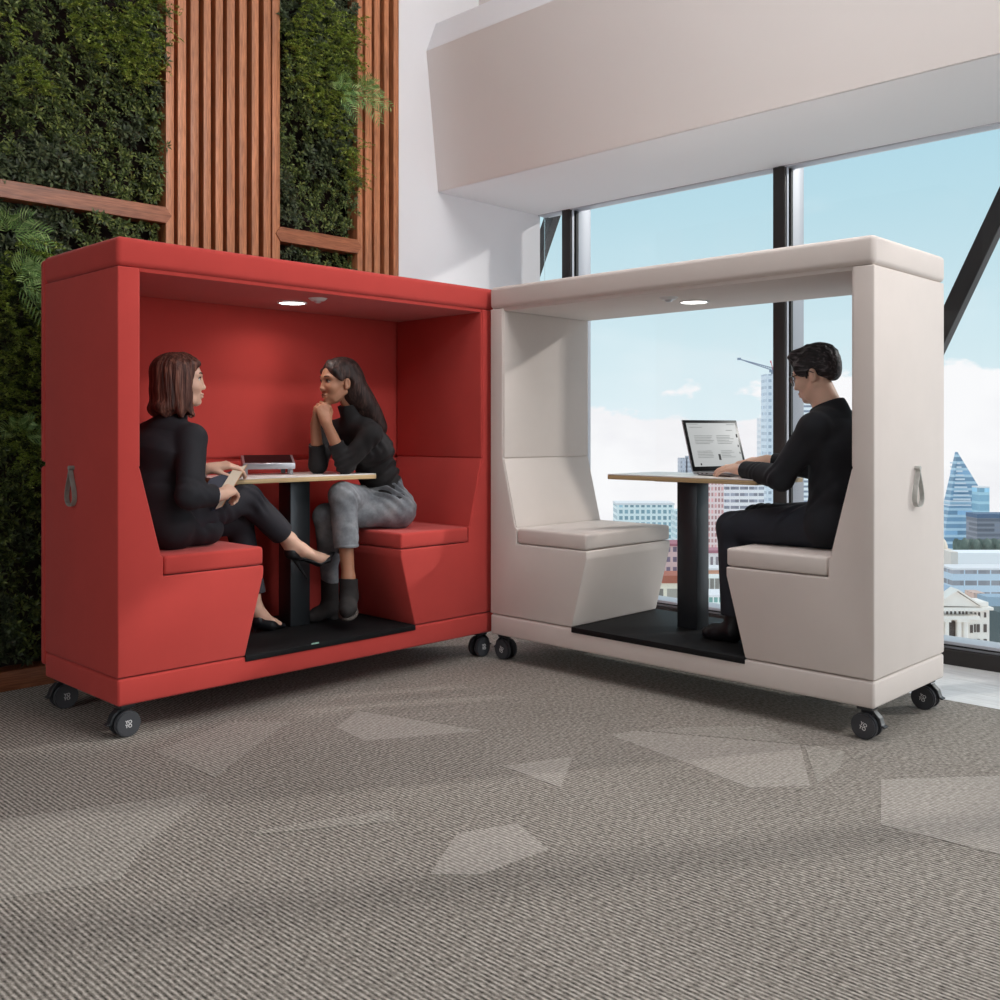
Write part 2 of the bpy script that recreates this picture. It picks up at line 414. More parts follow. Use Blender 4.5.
def foliage(name, label, x0, x1, z0, z1, seed, dens=1.0, lime=0.0):
    area = (x1 - x0) * (z1 - z0); R = np.random.default_rng(seed); G = []
    # rosettes of broad leaves
    nr = int(1250 * area * dens); cx = R.uniform(x0, x1, nr); cz = R.uniform(z0, z1, nr)
    dep = FY + .10 - .10 * R.random(nr) - .035 * np.clip(fbm(cx, cz, seed), -1, 1.5)
    ax = np.stack([R.normal(0, .35, nr), -np.ones(nr), R.normal(.25, .35, nr)], 1)
    kind = (fbm(cx, cz, seed + 3) > .15).astype(int)
    P, D, U, L, W, K = [], [], [], [], [], []
    for i in range(nr):
        k = R.integers(9, 15); a, s, u = rotm(ax[i:i + 1], np.array([[0, 0, 1.]]))
        th = R.uniform(0, 2 * PI) + np.arange(k) * 2.4; el = np.linspace(.15, 1.25, k)
        d = a * np.sin(el)[:, None] + (s * np.cos(th)[:, None] + u * np.sin(th)[:, None]) * np.cos(el)[:, None]
        ln = R.uniform(.022, .046) * (1 - .3 * np.linspace(0, 1, k)) * (1.15 if kind[i] else .9)
        P.append(np.repeat(np.array([[cx[i], dep[i], cz[i]]]), k, 0) + d * .006); D.append(d); U.append(np.repeat(a, k, 0) + .01); L.append(ln); W.append(ln * R.uniform(.3, .42)); K.append(np.full(k, kind[i]))
    P, D, U, L, W, K = [np.concatenate(q) for q in (P, D, U, L, W, K)]
    for kk in (0, 1):
        m = K == kk; G.append((P[m], D[m], U[m], L[m], W[m], kk))
    # airy yellow green sprigs hanging out of the wall in patches
    ns = int(1100 * area * dens); cx = R.uniform(x0, x1, ns); cz = R.uniform(z0, z1, ns)
    keep = fbm(cx, cz, seed + 11) + lime(cx, cz) > .55; cx, cz = cx[keep], cz[keep]; ns = len(cx)
    P, D, U, L = [], [], [], []
    for i in range(ns):
        ln = R.uniform(.07, .15); az = R.normal(0, .7); k = 26; t = np.linspace(.1, 1, k)
        b = np.array([cx[i], FY + .03 - .07 * R.random(), cz[i]])
        dirv = np.array([math.sin(az), -1.0, R.uniform(-.1, .9)]); dirv /= np.linalg.norm(dirv)
        c = b + dirv * (t * ln)[:, None]; c[:, 2] -= .55 * ln * t ** 2
        sd = np.cross(dirv, [0, 0, 1.]); sd /= np.linalg.norm(sd); sg = np.where(np.arange(k) % 2, 1, -1)[:, None]
        d = sd * sg * 1.0 + dirv * .7 + R.normal(0, .45, (k, 3))
        P.append(c); D.append(d); U.append(R.normal(0, .3, (k, 3)) + np.array([0, 0, 1.])); L.append(R.uniform(.011, .021, k))
    if ns:
        P, D, U, L = [np.concatenate(q) for q in (P, D, U, L)]
        G.append((P, D, U, L, L * .42, 2))
    o = link(name, leaves_mesh(name, G, [M['leaf_dark'], M['leaf_blue'], M['leaf_lime']]), None)
    tag(o, label, 'wall foliage', 'leaf planting of the green wall', 'stuff')
    return o
bump_ = lambda cx, cz, r, a: (lambda x, z: a * np.exp(-((x - cx) ** 2 + (z - cz) ** 2) / r ** 2))
l1 = lambda x, z: -1.2 + bump_(1.72, 3.05, .22, 2.4)(x, z) + bump_(1.83, 2.72, .17, 2.2)(x, z) + bump_(2.33, 3.12, .26, 3.0)(x, z)
l2 = lambda x, z: -.1 + bump_(1.75, 1.3, .5, 1.6)(x, z)
l3 = lambda x, z: -.9 + bump_(3.5, 3.35, .3, 2.4)(x, z) + bump_(3.55, 2.85, .25, 2.0)(x, z)
tag_a = foliage('wall_foliage', 'dense dark green planting above the long beam, left of the wide slat screen', 1.45, 2.47, 2.345, 3.42, 1, 1.15, l1)
foliage('wall_foliage', 'dense planting below the long beam, behind the red booth', 1.5, 2.02, .13, 2.235, 5, 1.1, l2)
foliage('wall_foliage', 'narrow planted strip above the short beam between the slat screens', 3.17, 3.70, 2.345, 4.2, 9, 1.1, l3)
foliage('wall_foliage', 'bit of planting showing under the short beam above the red booth roof', 3.17, 3.70, 1.95, 2.235, 13, 1.0, l3)
foliage('wall_foliage', 'low strip of leaves under the long beam above the red roof', 2.02, 2.47, 1.95, 2.235, 17, 1.0, l3)

def fern(x, y, z, n, ln, seed, label, turn=0.0, spread=1.0):
    """arching fronds fanned out just in front of the wall, slender paired leaflets"""
    R = np.random.default_rng(seed); G = []
    for i in range(n):
        a = turn + (i / max(1, n - 1) - .5) * 2.9 * spread + R.normal(0, .1)
        d0 = np.array([math.sin(a), -.55 - .15 * R.random(), math.cos(a)]); d0 /= np.linalg.norm(d0)
        l = ln * R.uniform(.85, 1.1); k = 10; t = np.linspace(.18, 1, k)
        c = np.array([x, y, z]) + d0 * (t * l)[:, None]; c[:, 2] -= .35 * l * t ** 2.2
        tg = np.gradient(c, axis=0); tg /= np.linalg.norm(tg, axis=1, keepdims=True)
        nrm = np.array([-.45, -1, .25]); sd = np.cross(tg, nrm); sd /= np.linalg.norm(sd, axis=1, keepdims=True); up = np.cross(sd, tg)
        for sg in (1, -1):
            d = sd * sg + tg * .9
            L = l * .40 * np.sin(np.clip(t * 2.3 + .35, 0, PI)) ** .6 * (1 - .3 * t) + .008
            G.append((c.copy(), d, up, L, np.full(k, .0068), 0))
        G.append((c[:-1], np.diff(c, axis=0), up[:-1], np.linalg.norm(np.diff(c, axis=0), axis=1) * 1.1, np.full(k - 1, .004), 0))
    o = link('wall_fern', leaves_mesh('wall_fern', G, [M['leaf_fern']]), None)
    for v in o.data.vertices: v.co -= Vector((x, y, z))
    o.location = (x, y, z)
    tag(o, label, 'fern', 'ferns in the green wall')
fern(1.69, 4.74, 2.06, 5, .19, 1, 'feathery fern just under the long beam at the left edge', .45, .7)
fern(1.87, 4.74, 1.90, 5, .16, 2, 'fern with drooping fronds beside the top corner of the red booth', -.2, .9)
fern(1.72, 4.73, 1.86, 6, .19, 3, 'large fern hanging at the left edge level with the red roof seam', 1.2, .9)
fern(1.88, 4.74, 1.13, 4, .16, 4, 'small fern beside the gap in the red booth back panel', 2.4, .6)
fern(1.74, 4.74, 1.16, 5, .17, 5, 'fern at the left edge lower down, level with the strap handle', .3, .8)
fern(3.66, 4.73, 3.17, 6, .17, 6, 'bright fern sprouting over the edge of the narrow slat screen', 1.2, .8)
fern(3.50, 4.72, 3.13, 5, .15, 7, 'smaller fern in the narrow middle planting, left of the bright one', .9, 1.0)
# ------------------------------------------------------------------ booths
Z0, Z1, Z2, Z3, SEAM, D = .130, .237, 1.818, 1.934, 1.045, .695

def profile(bmL, L, flip, t0, t1, poly, bev):
    fn = (lambda s, z, d: Vector((L - s, d, z))) if flip else (lambda s, z, d: Vector((s, d, z)))
    bm_prism(bmL, poly, fn, t0, t1, bev)

def loop_strap(name, parent, s_face, sgn, t, m):
    """leather loop hanging from a button on the end panel; sgn = outward direction along s"""
    bm = bmesh.new(); w = .0095; th = .0035
    c = []
    for k in range(25):
        a = k / 24; ang = PI * 2 * a
        y = .038 * math.sin(ang) * (1 - math.cos(ang)) / 1.3; z = -.15 * (1 - math.cos(ang)) / 2
        out = .013
        c.append((y, z, out))
    vin = []
    for i, (y, z, out) in enumerate(c):
        a0, b0 = c[max(i - 1, 0)], c[min(i + 1, 24)]
        ty, tz = b0[0] - a0[0], b0[1] - a0[1]; ln = math.hypot(ty, tz) or 1; ny, nz = -tz / ln, ty / ln
        ring = []
        for sx, sn in ((-1, -1), (1, -1), (1, 1), (-1, 1)):
            ring.append(bm.verts.new((s_face + sgn * (out + sx * w), t + y + ny * sn * th / 2, 1.03 + z + nz * sn * th / 2)))
        vin.append(ring)
    for a, b in zip(vin, vin[1:]):
        for k in range(4): bm.faces.new((a[k], a[(k + 1) % 4], b[(k + 1) % 4], b[k]))
    bm.faces.new(vin[0]); bm.faces.new(vin[-1][::-1])
    bm_cyl(bm, (s_face - sgn * .002, t, 1.036), (s_face + sgn * .022, t, 1.036), .009, n=16)
    done(name, bm, m, parent, smooth=40, label='leather strap handle')

def caster(parent, s, t, lever, rot):
    bm = bmesh.new()
    bm_box(bm, (-.03, -.03, .112), (.03, .03, .1305), .003, 1)
    bm_box(bm, (-.022, -.009, .035), (.022, .009, .118), .004, 1)
    bm_cyl(bm, (0, -.03, .051), (0, .03, .051), .012, n=16)
    c = done('caster', bm, M['black_plastic'], parent, smooth=35); c.location = (s, t, 0)
    for y0, y1 in ((-.036, -.011), (.011, .036)):
        bm = bmesh.new(); bm_cyl(bm, (0, y0, .051), (0, y1, .051), .051, n=40, bev=.005)
        done('wheel', bm, M['rubber'], c, smooth=35)
    bm = bmesh.new(); pts = [(lever * x, z) for x, z in ((.03, .112), (.056, .088), (.064, .062), (.078, .056), (.074, .05), (.056, .054), (.046, .084), (.02, .104))]
    bm_prism(bm, pts, lambda u, v, d: Vector((u, d, v)), -.016, .016, .002, 1)
    done('brake_lever', bm, M['black_plastic'], c, smooth=35)
    ml = Matrix.Translation((0, -.0362, .051)) @ Matrix.Rotation(PI / 2, 4, 'X') @ Matrix.Rotation(rot, 4, 'Z')
    text_part('lettering', 'YO\nYO', .019, M['white_print'], c, ml)

def booth(loc, rz, L, fab, back, lever_far, label, handle_s, handle_t, strap_m, wheel_rot):
    f = M[fab]; r = empty('booth', loc, rz)
    tag(r, label, 'booth', 'upholstered two seat booths on casters')
    part_box('base_slab', (0, 0, Z0), (L, D, Z1 - .002), f, r, .012, 4)
    part_box('roof_slab', (-.004, -.004, Z2 + .003), (L + .004, D + .004, Z3), f, r, .022, 5)
    part_box('ceiling_pad', (.06, .012, Z2 - .012), (L - .06, D - .01, Z2 + .02), f, r, .003)
    end = [(0, Z1 + .002), (.553, Z1 + .002), (.643, .575), (.643, .612), (.186, .612), (.186, .692), (.176, .693), (.087, SEAM), (.087, Z2 + .001), (0, Z2 + .001)]
    cush = [(.190, .616), (.643, .616), (.643, .692), (.190, .692)]
    for flip in (False, True):
        bm = bmesh.new(); profile(bm, L, flip, 0, D, end, .006)
        done('end_panel', bm, f, r, smooth=35)
        bm = bmesh.new(); profile(bm, L, flip, .001, D - .002, cush, .013)
        done('seat_cushion', bm, f, r, smooth=50)
        bm = bmesh.new(); profile(bm, L, flip, .008, D - .006, [(.07, SEAM + .003), (.093, SEAM + .003), (.093, Z2 - .012), (.07, Z2 - .012)], .004)
        done('side_pad', bm, f, r, smooth=35)
        bm = bmesh.new(); profile(bm, L, flip, .008, D - .006, [(.16, .694), (.181, .694), (.0925, SEAM - .003), (.06, SEAM - .003)], .004)
        done('back_cushion', bm, f, r, smooth=35)
    bm = bmesh.new(); bm_box(bm, (.553, -.005, .214), (L - .553, D, .2405), .003, 2)
    done('floor_mat', bm, M['mat'], r, smooth=35)
    if back:
        part_box('back_panel', (0, D + .001, Z1 - .06), (L, D + .05, SEAM - .009), f, r, .014, 4)
        part_box('back_panel', (0, D + .001, SEAM + .007), (L, D + .05, Z3 - .01), f, r, .014, 4)
        part_box('back_liner', (.02, D + .02, SEAM - .04), (L - .02, D + .03, SEAM + .04), f, r, 0)
        part_box('care_tag', (.885, -.0062, .2365), (.925, -.0045, .243), M['tag'], r, 0)
    # downlight and air sensor in the ceiling
    sx = 1.04 if back else 1.001
    zc = Z2 - .012
    bm = bmesh.new(); bm_tube(bm, [(sx + .066 * math.cos(a), .375 + .066 * math.sin(a), zc - .001) for a in np.linspace(0, 2 * PI, 40, endpoint=False)], .006, 8, True)
    done('lamp_ring', bm, M['white_plastic'], r, smooth=60)
    part_cyl('lamp_lens', (sx, .375, zc - .003), (sx, .375, zc + .004), .061, M['lens'], r, n=40)
    o = part_cyl('air_sensor', (sx, .165, zc - .012), (sx, .165, zc + .001), .030, M['white_plastic'], r, r1=.046, n=32)
    part_cyl('sensor_dome', (sx, .165, zc - .022), (sx, .165, zc - .010), .012, M['chrome'], o, r1=.022, n=24)
    ld = bpy.data.lights.new('booth_downlight', 'AREA'); ld.shape = 'DISK'; ld.size = .12; ld.energy = LAMP_W; ld.color = (1, .95, .88); ld.spread = 2.6
    lo = bpy.data.objects.new('booth_downlight', ld); COL.objects.link(lo); lo.parent = r; lo.location = (sx, .375, zc - .008)
    for s, t in ((.055, .06), (.055, D - .06), (L - .055, .06), (L - .055, D - .06)):
        caster(r, s, t, -1 if s < 1 else 1, wheel_rot)
    loop_strap('strap_handle', r, 0 if handle_s == 0 else L, -1 if handle_s == 0 else 1, handle_t, strap_m)
    return r
LAMP_W = 1.0
red = booth((1.726, 3.72, 0), 0, 2.05, 'red', True, -1, 'red upholstered booth with solid back, two women seated inside', 0, .40, M['strap'], 0)
beige = booth((3.713, 3.689, 0), -PI / 2, 2.05, 'beige', False, 1, 'beige upholstered booth open through to the window, man with laptop inside', 1, .385, M['strap_light'], math.radians(-20))

def table(loc, rz, label, ped):
    r = empty('table', loc, rz); tag(r, label, 'table', 'fixed cafe tables inside the booths')
    t = part_box('tabletop', (-.41, -.185, .9695), (.41, .235, .9745), M['white_top'], r, .0015, 2)
    part_box('plywood_edge', (-.4105, -.1855, .949), (.4105, .2355, .9693), M['ply'], r, .002, 2)
    part_box('pedestal', (ped[0] - .056, ped[1] - .052, .2415), (ped[0] + .056, ped[1] + .052, .9485), M['pedestal'], r, .003, 2)
    part_box('mounting_plate', (ped[0] - .14, ped[1] - .12, .943), (ped[0] + .14, ped[1] + .12, .9488), M['black_plastic'], r, .001, 1)
    return r
table((2.751, 4.13, 0), 0, 'table between the two women in the red booth, white top with plywood edge', (.065, .02))
table((4.10, 2.665, 0), -PI / 2, 'table carrying the laptop in the beige booth, white top with plywood edge', (-.045, .012))

# desktop tray on the red table
tr = empty('desk_tray', (2.715, 4.22, .9748), math.radians(-27)); tag(tr, 'silver desktop tray with a black recessed top, on the table of the red booth', 'tray')
bm = bmesh.new()
bm_prism(bm, [(-.03, .026), (.10, .03), (.10, .085), (.085, .093), (-.03, .055)], lambda u, v, d: Vector((d, u, v)), -.125, .125, .003, 2)
done('tray_body', bm, M['silver'], tr, smooth=35)
bm = bmesh.new(); bm_prism(bm, [(-.022, .0555), (.082, .0905), (.0815, .0935), (-.0225, .0585)], lambda u, v, d: Vector((d, u, v)), -.113, .113, .001, 1)
done('black_inset', bm, M['black_gloss'], tr, smooth=35)
for x in (-.108, .108): part_box('foot', (x - .008, -.02, 0), (x + .008, -.004, .0265), M['silver'], tr, .002, 1)
for x in (-.108, .108): part_box('foot', (x - .008, .075, 0), (x + .008, .091, .031), M['silver'], tr, .002, 1)
part_box('connector', (.058, -.024, .006), (.078, -.006, .0265), M['black_plastic'], tr, .002, 1)

# laptop
lt = empty('laptop', (4.105, 2.705, .9748), math.radians(-14)); lt.scale = (1.05, 1, 1); tag(lt, 'open silver laptop with black bezel on the beige booth table', 'laptop')
part_box('base', (0, -.235, .004), (.345, 0, .017), M['silver'], lt, .004, 2)
kb = part_box('keyboard', (.03, -.125, .0168), (.315, -.02, .0178), M['black_plastic'], lt, .0005, 1)
part_box('trackpad', (.115, -.22, .0168), (.23, -.14, .0174), M['alu'], lt, .0005, 1)
for x in (.02, .325): part_box('rubber_foot', (x - .008, -.22, 0), (x + .008, -.02, .0045), M['black_plastic'], lt, .001, 1)
for i in range(3): part_box('side_port', (-.0006, -.04 - .03 * i, .008), (.0006, -.028 - .03 * i, .012), M['gasket'], lt, 0)
tilt = Matrix.Translation((0, 0, .016)) @ Matrix.Rotation(math.radians(-17), 4, 'X')
def tilted(name, lo, hi, m, par, bev=.001):
    bm = bmesh.new(); bm_box(bm, lo, hi, bev, 2, tilt); return done(name, bm, m, par, smooth=35)
lid = tilted('lid', (0, .001, 0), (.345, .008, .262), M['silver'], lt, .003)
tilted('bezel', (.002, -.0012, .002), (.343, .0012, .260), M['black_gloss'], lid, .0008)
M['screen'] = emit('lit document screen', srgb(205, 208, 208), .72); M['screen'].node_tree.nodes['Principled BSDF'].inputs['Base Color'].default_value = (.02, .02, .02, 1)
scr = tilted('screen', (.017, -.0018, .024), (.328, -.0008, .245), M['screen'], lid, .0002)
M['ink'] = mat('screen ink', srgb(150, 156, 156), .6); M['ink_dark'] = mat('dark screen ink', srgb(30, 30, 32), .6)
def ln(x0, z0, x1, h=.0025): tilted('text_line', (x0, -.0022, z0), (x1, -.0017, z0 + h), M['ink'], lid, 0)
ln(.02, .238, .09); ln(.27, .236, .322); ln(.03, .222, .11); ln(.26, .206, .30)
R_ = random.Random(3)
for i in range(6): ln(.05, .178 - .008 * i, .17 - R_.uniform(0, .03)); ln(.19, .178 - .008 * i, .30 - R_.uniform(0, .04))
for i in range(5): ln(.05, .10 - .008 * i, .165 - R_.uniform(0, .03)); ln(.20, .10 - .008 * i, .29 - R_.uniform(0, .04))
for x, z, w, h in ((.178, .055, .014, .03), (.318, .17, .009, .018), (.316, .12, .006, .012), (.318, .085, .005, .01), (.055, .03, .008, .01)):
    tilted('screen_icon', (x, -.0023, z), (x + w, -.0017, z + h), M['ink_dark'], lid, 0)
# ------------------------------------------------------------------ city beyond the glass
GZ = -140.0
def facade(name, wall_c, win_c, du, dz, fu=.6, fz=.55, rough=.5):
    m = bpy.data.materials.new(name); m.use_nodes = True; nt = m.node_tree; t = NT(nt); b = nt.nodes['Principled BSDF']
    tc = t.n('ShaderNodeTexCoord'); sx = t.n('ShaderNodeSeparateXYZ'); t.l(tc.outputs['Object'], sx.inputs[0])
    u = t.math('ADD', sx.outputs[0], sx.outputs[1])
    a = t.math('LESS_THAN', t.math('FRACT', t.math('DIVIDE', t.math('ADD', u, 1000.0), du)), fu)
    c = t.math('LESS_THAN', t.math('FRACT', t.math('DIVIDE', sx.outputs[2], dz)), fz)
    msk = t.math('MULTIPLY', a, c)
    vo = t.n('ShaderNodeTexWhiteNoise', noise_dimensions='3D')
    cv = t.n('ShaderNodeCombineXYZ'); t.l(t.math('FLOOR', t.math('DIVIDE', u, du)), cv.inputs[0]); t.l(t.math('FLOOR', t.math('DIVIDE', sx.outputs[2], dz)), cv.inputs[1]); t.l(cv.outputs[0], vo.inputs['Vector'])
    w = t.ramp(vo.outputs['Value'], [(0, lin(win_c, .75)), (.8, win_c), (1, lin(win_c, 1.5))])
    t.l(t.mix(msk, wall_c, w), b.inputs['Base Color']); b.inputs['Roughness'].default_value = rough
    return m
C_ = lambda *a: srgb(*a)  # city colours are lightened: distance haze is put into the paint
struct(part_box('ground', (60, -500, GZ - 1), (820, 700, GZ), mat('distant street', C_(222, 220, 218), 1), bev=0))
RZ = YAW - PI / 2
def tower(label, px0, px1, pt, dist, depth, m, rot=0, name='office_building', roof=None, cat='building'):
    p = at((px0 + px1) / 2, pt, dist); w = (px1 - px0) / FPX * dist; h = p[2] - GZ
    r = empty(name, (p[0], p[1], GZ), RZ + rot); tag(r, label, cat, 'city buildings beyond the window')
    part_box('wall', (-w / 2, 0, 0), (w / 2, depth, h), m, r, 0)
    if roof: part_box('roof_edge', (-w / 2 - .01 * w, -.2, h), (w / 2 + .01 * w, depth, h + roof[0]), roof[1], r, 0)
    return r, w, h
white_r = mat('pale roof', C_(236, 234, 236), .8); grey_r = mat('grey roof', C_(150, 156, 166), .8); red_r = mat('terracotta roof', C_(176, 104, 84), .8)
# --- left panes, behind the table of the beige booth
tower('glass grid office block left of the table pedestal, seen over the seat', 617, 674, 505, 420, 14, facade('teal grid', C_(240, 250, 250), C_(150, 184, 196), 2.3, 2.6, .62, .6), 0, roof=(.8, white_r))
tower('slim pale corner of a glass office block just left of the pedestal', 676, 690, 511, 400, 12, facade('pale grid', C_(246, 252, 252), C_(190, 216, 224), 1.6, 2.4, .5, .6))
for x0, x1, t_, lb in ((680, 686, 458, 'small grey tower left behind the laptop'), (687.5, 696, 456, 'small grey tower with slab sides behind the laptop hinge')):
    tower(lb, x0, x1, t_, 900, 12, facade('grey tower ' + str(x0), C_(206, 206, 214), C_(176, 178, 190), 2, 4, .5, .5))
tower('red brick tower with white window grid right of the pedestal', 706, 724, 470, 330, 8, facade('red brick tower', C_(250, 226, 224), C_(214, 158, 156), 1.1, 1.9, .6, .62))
tower('white office block with dark window bands under the laptop', 725, 764, 476, 345, 10, facade('banded office', C_(250, 250, 252), C_(150, 154, 166), 3.2, 2.2, .9, .46))
tower('brick apartment block left of the pedestal with red bands', 655, 692, 546, 170, 6, facade('brick bands', C_(226, 192, 190), C_(136, 120, 142), 1.1, 1.7, .6, .5), roof=(.4, mat('maroon cornice', C_(176, 112, 124), .8)))
tower('low red roofed house front with cream posts below the seat edge', 640, 694, 583, 120, 4, facade('shop front', C_(246, 234, 214), C_(150, 142, 134), 2.0, 4.4, .78, .8), roof=(.9, red_r))
tower('white gallery building with tall bays right of the pedestal', 700, 742, 553, 190, 5, facade('white bays', C_(250, 248, 248), C_(164, 156, 162), 1.0, 3.6, .5, .6), roof=(.5, mat('plum roof edge', C_(184, 128, 140), .8)))
tower('terracotta roofed building below the white gallery', 700, 745, 570, 165, 4, facade('terra', C_(226, 168, 140), C_(246, 226, 208), 1.3, 1.3, .4, .4), roof=(.3, white_r))
tower('brown glazed building with slim mullions', 698, 748, 578, 140, 4, facade('brown glazed', C_(232, 230, 224), C_(156, 148, 142), .7, 3.1, .8, .9))
tower('teal glazed low block just above the window sill', 698, 752, 597, 110, 4, facade('teal glazed', C_(240, 248, 244), C_(140, 190, 182), .55, 3.4, .72, .9), roof=(.25, white_r))
ct, w_, h_ = tower('tall slender tower under construction beneath a crane, left of the window post', 766, 786, 374, 640, 12, facade('construction tower', C_(232, 238, 246), C_(186, 198, 214), 3.2, 4.2, .6, .45))
tower('broad lower tower behind the crane tower', 762, 778, 418, 700, 14, facade('low slab', C_(250, 246, 248), C_(226, 228, 236), 3, 4, .5, .5))
tower('white banded tower glimpsed between window post and the man', 797, 816, 398, 520, 12, facade('white banded', C_(252, 253, 255), C_(164, 172, 190), 60, 2.6, .97, .42))
p = at(773, 374, 640); cr = empty('tower_crane', p, RZ); tag(cr, 'construction crane with slanting jib on the slender tower', 'crane')
kpx = 640 / FPX; M['crane'] = mat('grey crane steel', C_(150, 160, 180), .6); M['crane_red'] = mat('red crane tip', C_(214, 120, 130), .6)
bm = bmesh.new()
for sx_ in (-1, 1):
    bm_tube(bm, [(sx_ * .9, 0, .05), (sx_ * .9, 0, 4 * kpx)], .35, 5)
for q in range(4): bm_tube(bm, [(-.9, 0, q * kpx), (.9, 0, (q + 1) * kpx)], .25, 4)
bm_box(bm, (-2.2, -1, 1.6 * kpx), (1.2, 1, 4 * kpx)); done('mast', bm, M['crane'], cr)
bm = bmesh.new(); j0, j1 = Vector((0, 0, 3.5 * kpx)), Vector((-34 * kpx, 0, 13.5 * kpx + 1)); N_ = 16
bm_tube(bm, [j0, j1], .3, 4); up_ = Vector((.35, 0, 1.5)); bm_tube(bm, [j0 + up_, j1], .3, 4)
for q in range(N_):
    a_ = j0.lerp(j1, q / N_); b_ = (j0 + up_).lerp(j1, (q + 1) / N_); bm_tube(bm, [a_, b_], .18, 4)
bm_box(bm, tuple(j1 - Vector((1, .6, .7))), tuple(j1 + Vector((1.2, .6, .7)))); done('jib', bm, M['crane'], cr)
bm = bmesh.new(); bm_tube(bm, [(0, 0, 3.5 * kpx), (-2 * kpx, 0, 13 * kpx)], .28, 4); bm_tube(bm, [(-2 * kpx, 0, 11 * kpx), (-2.3 * kpx, 0, 13.4 * kpx)], .5, 4); done('mast_head', bm, M['crane_red'], cr)
# --- right pane, beyond the beige end panel
D1 = 900; p = at(957.5, 452, D1); k1 = D1 / FPX
sh = empty('glass_skyscraper', (p[0], p[1], GZ), RZ); tag(sh, 'tall pointed blue glass skyscraper right of the beige booth', 'building', 'city buildings beyond the window')
ht = p[2] - GZ; zb = lambda py: CAM_Z - (py - HORIZON) * k1 - GZ
M['shard'] = facade('blue glass storeys', C_(190, 216, 232), C_(134, 168, 196), 60, 6.0, .97, .62, .3)
bm = bmesh.new()
bm_prism(bm, [(-21 * k1, 0), (22 * k1, 0), (21.5 * k1, zb(487)), (0, ht)], lambda u, v, d: Vector((u, d * (1 - .8 * v / ht), v)), 0, 24)
done('tower_body', bm, M['shard'], sh)
M['pale_fin'] = mat('pale glass fin', C_(226, 234, 242), .5)
bm = bmesh.new(); bm_box(bm, (20.6 * k1, -1.5, 0), (22 * k1, 0, zb(487))); done('corner_fin', bm, M['pale_fin'], sh)
bm = bmesh.new()
for q in range(10): bm_box(bm, ((-.6 - .44 * q) * k1, -1.2, ht - (12 + 4.0 * q) * k1), ((2.2 + 1.15 * q) * k1, 14 - q, ht - (10.4 + 4.0 * q) * k1))
for py in (501, 505): bm_box(bm, (-8.5 * k1, -1.4, zb(py + .8)), (13 * k1, 20, zb(py - .6)))
done('lit_floors', bm, M['pale_fin'], sh)
tower('lower glass block joined to the right of the pointed skyscraper', 979.5, 989.5, 488, 870, 14, facade('aqua glass', C_(178, 216, 232), C_(146, 190, 214), 60, 8, .97, .7, .3), roof=(1.2, white_r))
tower('dark glass office slab to the right of the skyscraper base', 977, 1012, 518, 600, 14, facade('dark slab', C_(136, 140, 152), C_(112, 118, 132), 60, 3, .97, .6, .3), roof=(2.4, mat('slate plant room', C_(88, 110, 140), .6)))
M['tree_far'] = mat('distant tree crowns', C_(112, 124, 116), 1, noise=((.2, .2, .2), .3))
TZ = at(980, 561, 415)[2]; p_ = at(975, 561, 418)
t_ = empty('terrace_block', (p_[0], p_[1], GZ), RZ); tag(t_, 'raised terrace carrying the row of distant trees', 'building', 'city buildings beyond the window'); part_box('wall', (-22, -22, 0), (22, 16, TZ - GZ), mat('terrace stone', C_(214, 214, 212), .9), t_, 0)
for i in range(14):
    px = 957 + i * 3.8; q = at(px, 546 + (i % 2), 430 - 13 * (i % 3)); tb = TZ
    bm = bmesh.new(); bmesh.ops.create_icosphere(bm, subdivisions=2, radius=1.9)
    for v in bm.verts: v.co = Vector((v.co.x, v.co.y, v.co.z * 1.7)) * (1 + .22 * math.sin(v.co.x * 2.1 + i) * math.cos(v.co.z * 1.7 + i)) + Vector((0, 0, q[2] - tb))
    bm_tube(bm, [(0, 0, 0), (0, 0, q[2] - tb - 2)], .4, 5)
    o = done('distant_tree', bm, M['tree_far'], None, loc=(q[0], q[1], TZ), smooth=60); tag(o, 'small distant tree in the row above the white roof', 'tree', 'row of trees far beyond the glass')
dm = at(946, 538, 350); r = empty('domed_building', (dm[0], dm[1], GZ), RZ); tag(r, 'cream building with a curved dome end beside the beige booth', 'building', 'city buildings beyond the window')
M['cream'] = mat('cream stone', C_(238, 222, 206), .8)
part_box('wall', (-3, 0, 0), (2.2, 8, dm[2] - GZ - 4), M['cream'], r, 0)
bm = bmesh.new(); bmesh.ops.create_uvsphere(bm, u_segments=20, v_segments=12, radius=2.6)
for v in bm.verts: v.co = Vector((v.co.x - .4, v.co.y + 4, v.co.z * 1.5 + dm[2] - GZ - 4))
done('dome', bm, M['cream'], r, smooth=60)
tower('long white roofed hall in front of the distant trees', 936, 1020, 553, 300, 8, mat('white hall', C_(250, 250, 252), .8))
tower('brown office corner tucked against the beige booth', 936, 950, 553, 230, 6, facade('brown corner', C_(196, 184, 186), C_(152, 156, 174), 1.0, 2, .6, .5))
tower('beige stair block beside the blue banded office', 951, 958, 552, 216, 5, mat('beige stair', C_(240, 228, 218), .8))
tower('blue and white banded office above the classical building', 952.5, 1020, 570, 200, 6, facade('blue bands', C_(206, 224, 240), C_(168, 168, 176), 2.6, 2.3, .9, .42), 0, roof=(.35, white_r))
tower('salmon rooftop block behind the classical pediment', 974, 985, 593, 150, 3, facade('salmon block', C_(232, 196, 180), C_(190, 164, 156), 1, 1.6, .3, .5))
tower('grey blue rooftop block at the right edge', 987, 1012, 597, 145, 3, mat('blue grey block', C_(160, 182, 200), .8))
tower('dark gap building at the right edge beside the classical building', 998, 1020, 612, 122, 4, mat('dark side wall', C_(92, 104, 106), .8))
